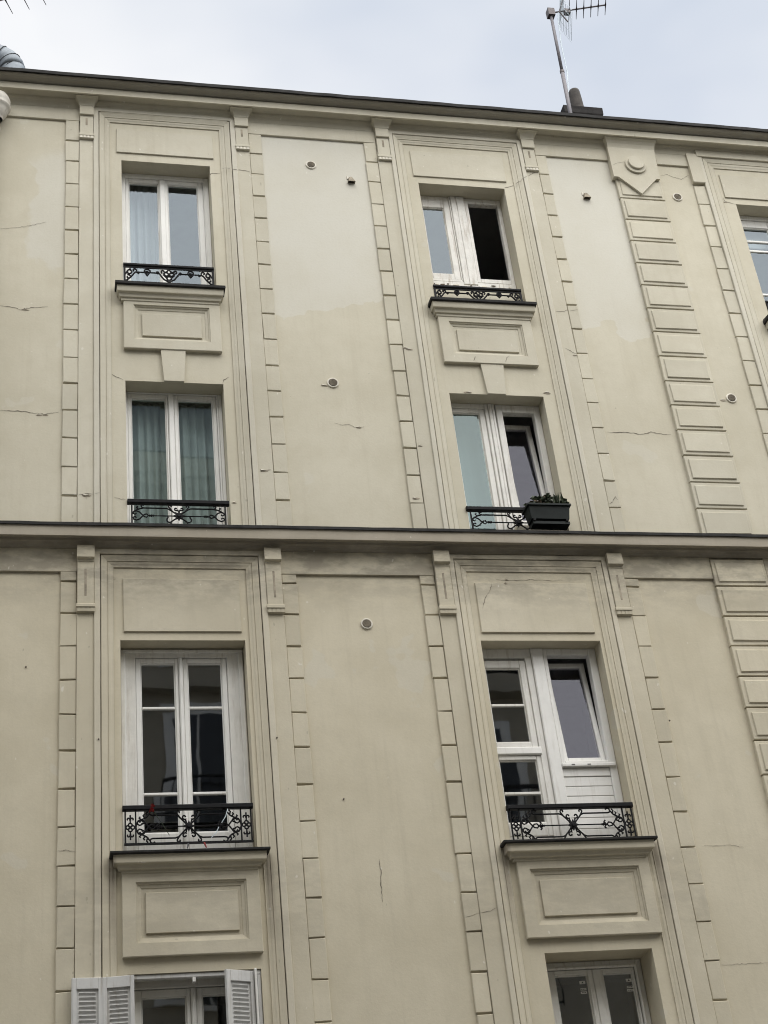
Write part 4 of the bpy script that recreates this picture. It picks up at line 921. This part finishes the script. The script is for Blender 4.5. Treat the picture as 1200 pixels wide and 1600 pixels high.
# ------------------------------------------------------------------ cracks and loose plaster
CRACKS = [
 (((-0.434,11.550), (-0.361,11.539), (-0.299,11.526), (-0.232,11.506), (-0.140,11.536), (0.026,11.563)), 0.003, 0),
 (((-0.396,10.281), (-0.279,10.279), (-0.173,10.276), (-0.073,10.258), (0.015,10.254), (0.145,10.282)), 0.003, 0),
 (((0.328,9.336), (0.402,9.352), (0.466,9.346)), 0.003, -0.030), (((0.47,9.346),(0.52,9.355)), 0.002, -0.046), (((0.651,9.330), (0.70,9.322), (0.756,9.312)), 0.002, 0),
 (((2.794,10.262), (2.856,10.241), (2.940,10.245), (3.008,10.217), (3.093,10.228)), 0.0022, 0),
 (((5.636,10.264), (5.733,10.259), (5.819,10.271), (5.928,10.259), (6.017,10.246), (6.123,10.282), (6.210,10.261), (6.337,10.258)), 0.0035, 0),
 (((5.042,13.619), (5.100,13.635), (5.149,13.659)), 0.004, 0), (((5.150,13.64), (5.192,13.672), (5.225,13.690), (5.262,13.75)), 0.004, -0.036), (((5.275,13.745),(5.315,13.770)), 0.004, -0.046), (((5.33,13.79), (5.405,13.842), (5.47,13.89)), 0.003, -0.030),
 (((1.701,13.498), (1.726,13.526), (1.754,13.524), (1.816,13.535)), 0.0035, 0), (((1.83,13.57), (1.93,13.585)), 0.003, -0.040), (((1.95,13.56),(1.995,13.562)), 0.003, -0.046), (((2.005,13.575), (2.09,13.568), (2.14,13.552)), 0.003, -0.030),
 (((6.999,13.980), (7.086,14.009), (7.159,13.975), (7.251,13.952), (7.363,14.025)), 0.002, 0),
 (((5.711,5.850), (5.830,5.841), (5.935,5.850), (6.080,5.822)), 0.0015, 0),
 (((2.796,5.813), (2.803,5.719), (2.792,5.611), (2.792,5.449)), 0.003, 0),
 (((4.147,8.463), (4.115,8.372), (4.061,8.300), (4.014,8.185)), 0.002, -0.016),
 (((6.39,14.02), (6.46,14.06), (6.54,14.08)), 0.0016, -0.082),
 (((7.718,13.698), (7.737,13.639), (7.806,13.625), (7.865,13.600)), 0.003, 0),
 (((5.331,11.80), (5.420,11.815), (5.475,11.835)), 0.002, -0.030), (((5.50,11.835),(5.60,11.86)), 0.002, -0.022),
 (((5.36,11.31), (5.42,11.27), (5.475,11.24)), 0.003, -0.030),
 (((0.632,10.754), (0.686,10.725), (0.753,10.690)), 0.0025, 0), (((1.712,10.692), (1.731,10.737), (1.783,10.779)), 0.003, 0),
 (((5.482,9.366), (5.529,9.395), (5.570,9.460), (5.590,9.420)), 0.003, -0.022),
 (((4.316,11.075), (4.346,11.140)), 0.0022, -0.045), (((4.662,11.076), (4.684,11.140), (4.72,11.165)), 0.0022, -0.045),
 (((0.182,5.955), (0.258,5.960), (0.318,5.944)), 0.002, -0.022), (((3.462,5.29), (3.53,5.305), (3.59,5.32)), 0.002, -0.022), (((3.60,5.322), (3.67,5.33), (3.745,5.358)), 0.002, -0.030),
 (((2.019,9.672), (2.067,9.652), (2.124,9.668)), 0.003, -0.030),
 (((-0.465,12.546), (-0.213,12.601), (-0.010,12.679)), 0.0015, 0), (((5.638,4.809), (5.742,4.809), (6.058,4.811)), 0.0015, 0),
 (((0.62,8.49),(0.64,8.46),(0.66,8.47)), 0.002, 0), (((4.20,8.505),(4.42,8.497),(4.56,8.512),(4.70,8.50),(4.86,8.506)), 0.002, 0)]
for pts, w_, y in CRACKS:
    P = []
    for (a, b), (c, d) in zip(pts[:-1], pts[1:]):
        n = max(2, int(math.hypot(c-a, d-b)/0.018))
        for i in range(n): t = i/n; P.append((a+(c-a)*t+random.uniform(-.004,.004), b+(d-b)*t+random.uniform(-.005,.005)))
    P.append(pts[-1]); mb = MB(); n = len(P)
    for i, (x, z) in enumerate(P):
        h = w_*random.uniform(0.3, 1.25)*min(1.0, 0.25+4*min(i, n-1-i)/n)
        dx, dz = P[min(i+1,n-1)][0]-P[max(i-1,0)][0], P[min(i+1,n-1)][1]-P[max(i-1,0)][1]; l = math.hypot(dx, dz) or 1
        nx, nz = -dz/l*h, dx/l*h
        mb.v += [(x+nx, y-0.003, z+nz), (x, y-0.0042, z), (x-nx, y-0.003, z-nz)]
    for i in range(n-1): o = 3*i; mb.f += [(o,o+1,o+4,o+3), (o+1,o+2,o+5,o+4)]
    o = mb.build('crack', 'crack'); o.parent = B; o.matrix_parent_inverse = Matrix.Translation(-B.location)
CHIPS = [(-0.201,11.512,0.05,0), (-0.043,10.243,0.035,0), (0.015,10.245,0.035,0), (0.397,9.335,0.06,-0.03), (3.034,10.220,0.035,0), (3.655,11.205,0.045,-0.03), (3.610,11.22,0.035,-0.03), (3.628,10.0,0.03,-0.03), (3.515,9.39,0.05,-0.022),
         (2.055,9.658,0.045,-0.03), (4.213,10.706,0.06,0), (5.068,10.735,0.05,0), (2.735,10.722,0.045,0), (7.028,10.727,0.05,0), (1.756,9.309,0.03,0), (5.45,11.225,0.04,-0.03), (7.73,13.63,0.03,0), (4.28,8.46,0.03,-0.016), (4.30,8.505,0.025,0)]
for x, z, r, y in CHIPS:
    r *= 0.85
    n = 9; a0 = random.uniform(0, 6)
    pl = [(x+r*random.uniform(0.7,1.1)*math.cos(a0+2*math.pi*i/n), z+r*0.24*random.uniform(0.5,1.2)*math.sin(a0+2*math.pi*i/n)) for i in range(n)]
    o = MB().prism([(a+0.004, b-0.006) for a, b in pl], y, y-0.003).build('bare_patch', 'bare'); o.parent = B; o.matrix_parent_inverse = Matrix.Translation(-B.location)
    mb = MB(); k = random.randint(5, 6)
    p2 = [(a*0.75+x*0.25, b*0.8+z*0.2+0.005) for a, b in pl[:k]]
    mb.v = [(a, y-0.004, b) for a, b in p2] + [(a, y-0.005-0.006*random.random(), b-0.001) for a, b in p2]
    kk = len(p2)
    for i in range(kk): mb.f.append((i, (i+1)%kk, kk+(i+1)%kk, kk+i))
    mb.f.append(tuple(range(kk, 2*kk)))
    o = mb.build('loose_plaster', 'flake'); o.parent = B; o.matrix_parent_inverse = Matrix.Translation(-B.location)

for x, z in ((0.505, 6.905), (2.005, 6.90), (5.62, 7.02), (2.545, 6.35), (-0.10, 7.6)):
    part(MB().disc(x, z, 0.007, 0.0 if x in (2.545, -0.10) else -0.040, -0.012 if x in (2.545, -0.10) else -0.056, 8, 0.002), 'nail', 'crack')

# ------------------------------------------------------------------ building across the street (seen in the panes)
yo = -13.6
def opposite(xa, xb, top, roof, courses, floors, label, mat):
    O = empty('apartment_building', ((xa+xb)/2, yo, 0)); tag(O, label, 'building')
    def okid(mb, name, mat):
        o = mb.build(name, mat); o.parent = O; o.matrix_parent_inverse = Matrix.Translation(-O.location); return o
    okid(MB().box(xa, xb, yo-9, yo, 0.1, top), 'wall', mat)
    for z, h, p in courses: okid(MB().box(xa-0.05, xb+0.05, yo-0.02, yo+p, z, z+h), 'string_course', mat)
    okid(MB().extrude_x([(yo+0.2,top+0.3),(yo-1.2,top+0.3+(roof-top)*0.75),(yo-4.5,roof),(yo-9,roof),(yo-9,top+0.3)], [xa, xb]), 'mansard_roof', 'slate')
    for fl_, (z0, z1) in enumerate(floors):
        n = int((xb-xa-1.5)//3.3)
        for k in range(n):
            x = xa+1.8+k*3.3
            f_ = okid(MB().box(x-0.75, x+0.75, yo-0.02, yo+0.06, z0-0.1, z1+0.15), 'window_frame', 'pvc')
            for dx in (-0.55, 0.03):
                p_ = MB().box(x+dx, x+dx+0.52, yo+0.05, yo+0.075, z0, z1).build('window_pane', 'dark_glass'); p_.parent = f_
            mb = MB(); mb.box(x-0.8, x+0.8, yo+0.28, yo+0.32, z0+0.85, z0+0.9); mb.box(x-0.8, x+0.8, yo+0.28, yo+0.32, z0+0.04, z0+0.07)
            for i in range(11): mb.box(x-0.8+0.158*i, x-0.78+0.158*i, yo+0.29, yo+0.31, z0, z0+0.85)
            if fl_: okid(mb, 'balcony_guard', 'iron')
opposite(-22, 6.4, 19.0, 23.6, ((4.2, 0.25, 0.18), (7.6, 0.3, 0.25), (10.8, 0.2, 0.12), (14.0, 0.3, 0.3), (16.9, 0.18, 0.12), (17.5, 0.1, 0.1), (18.45, 0.2, 0.35), (18.65, 0.4, 0.5)),
         ((1.0, 3.4), (4.9, 7.1), (8.3, 10.4), (11.4, 13.6), (14.6, 16.6)), 'tall cream building across the street, mirrored in the left hand panes', 'facing')
opposite(6.4, 30, 14.4, 16.0, ((4.2, 0.25, 0.18), (7.4, 0.3, 0.25), (10.6, 0.2, 0.12), (14.0, 0.4, 0.4)),
         ((1.0, 3.4), (4.8, 6.9), (8.0, 10.1), (11.1, 13.2)), 'lower cream building across the street, mirrored in the right hand panes', 'facing')
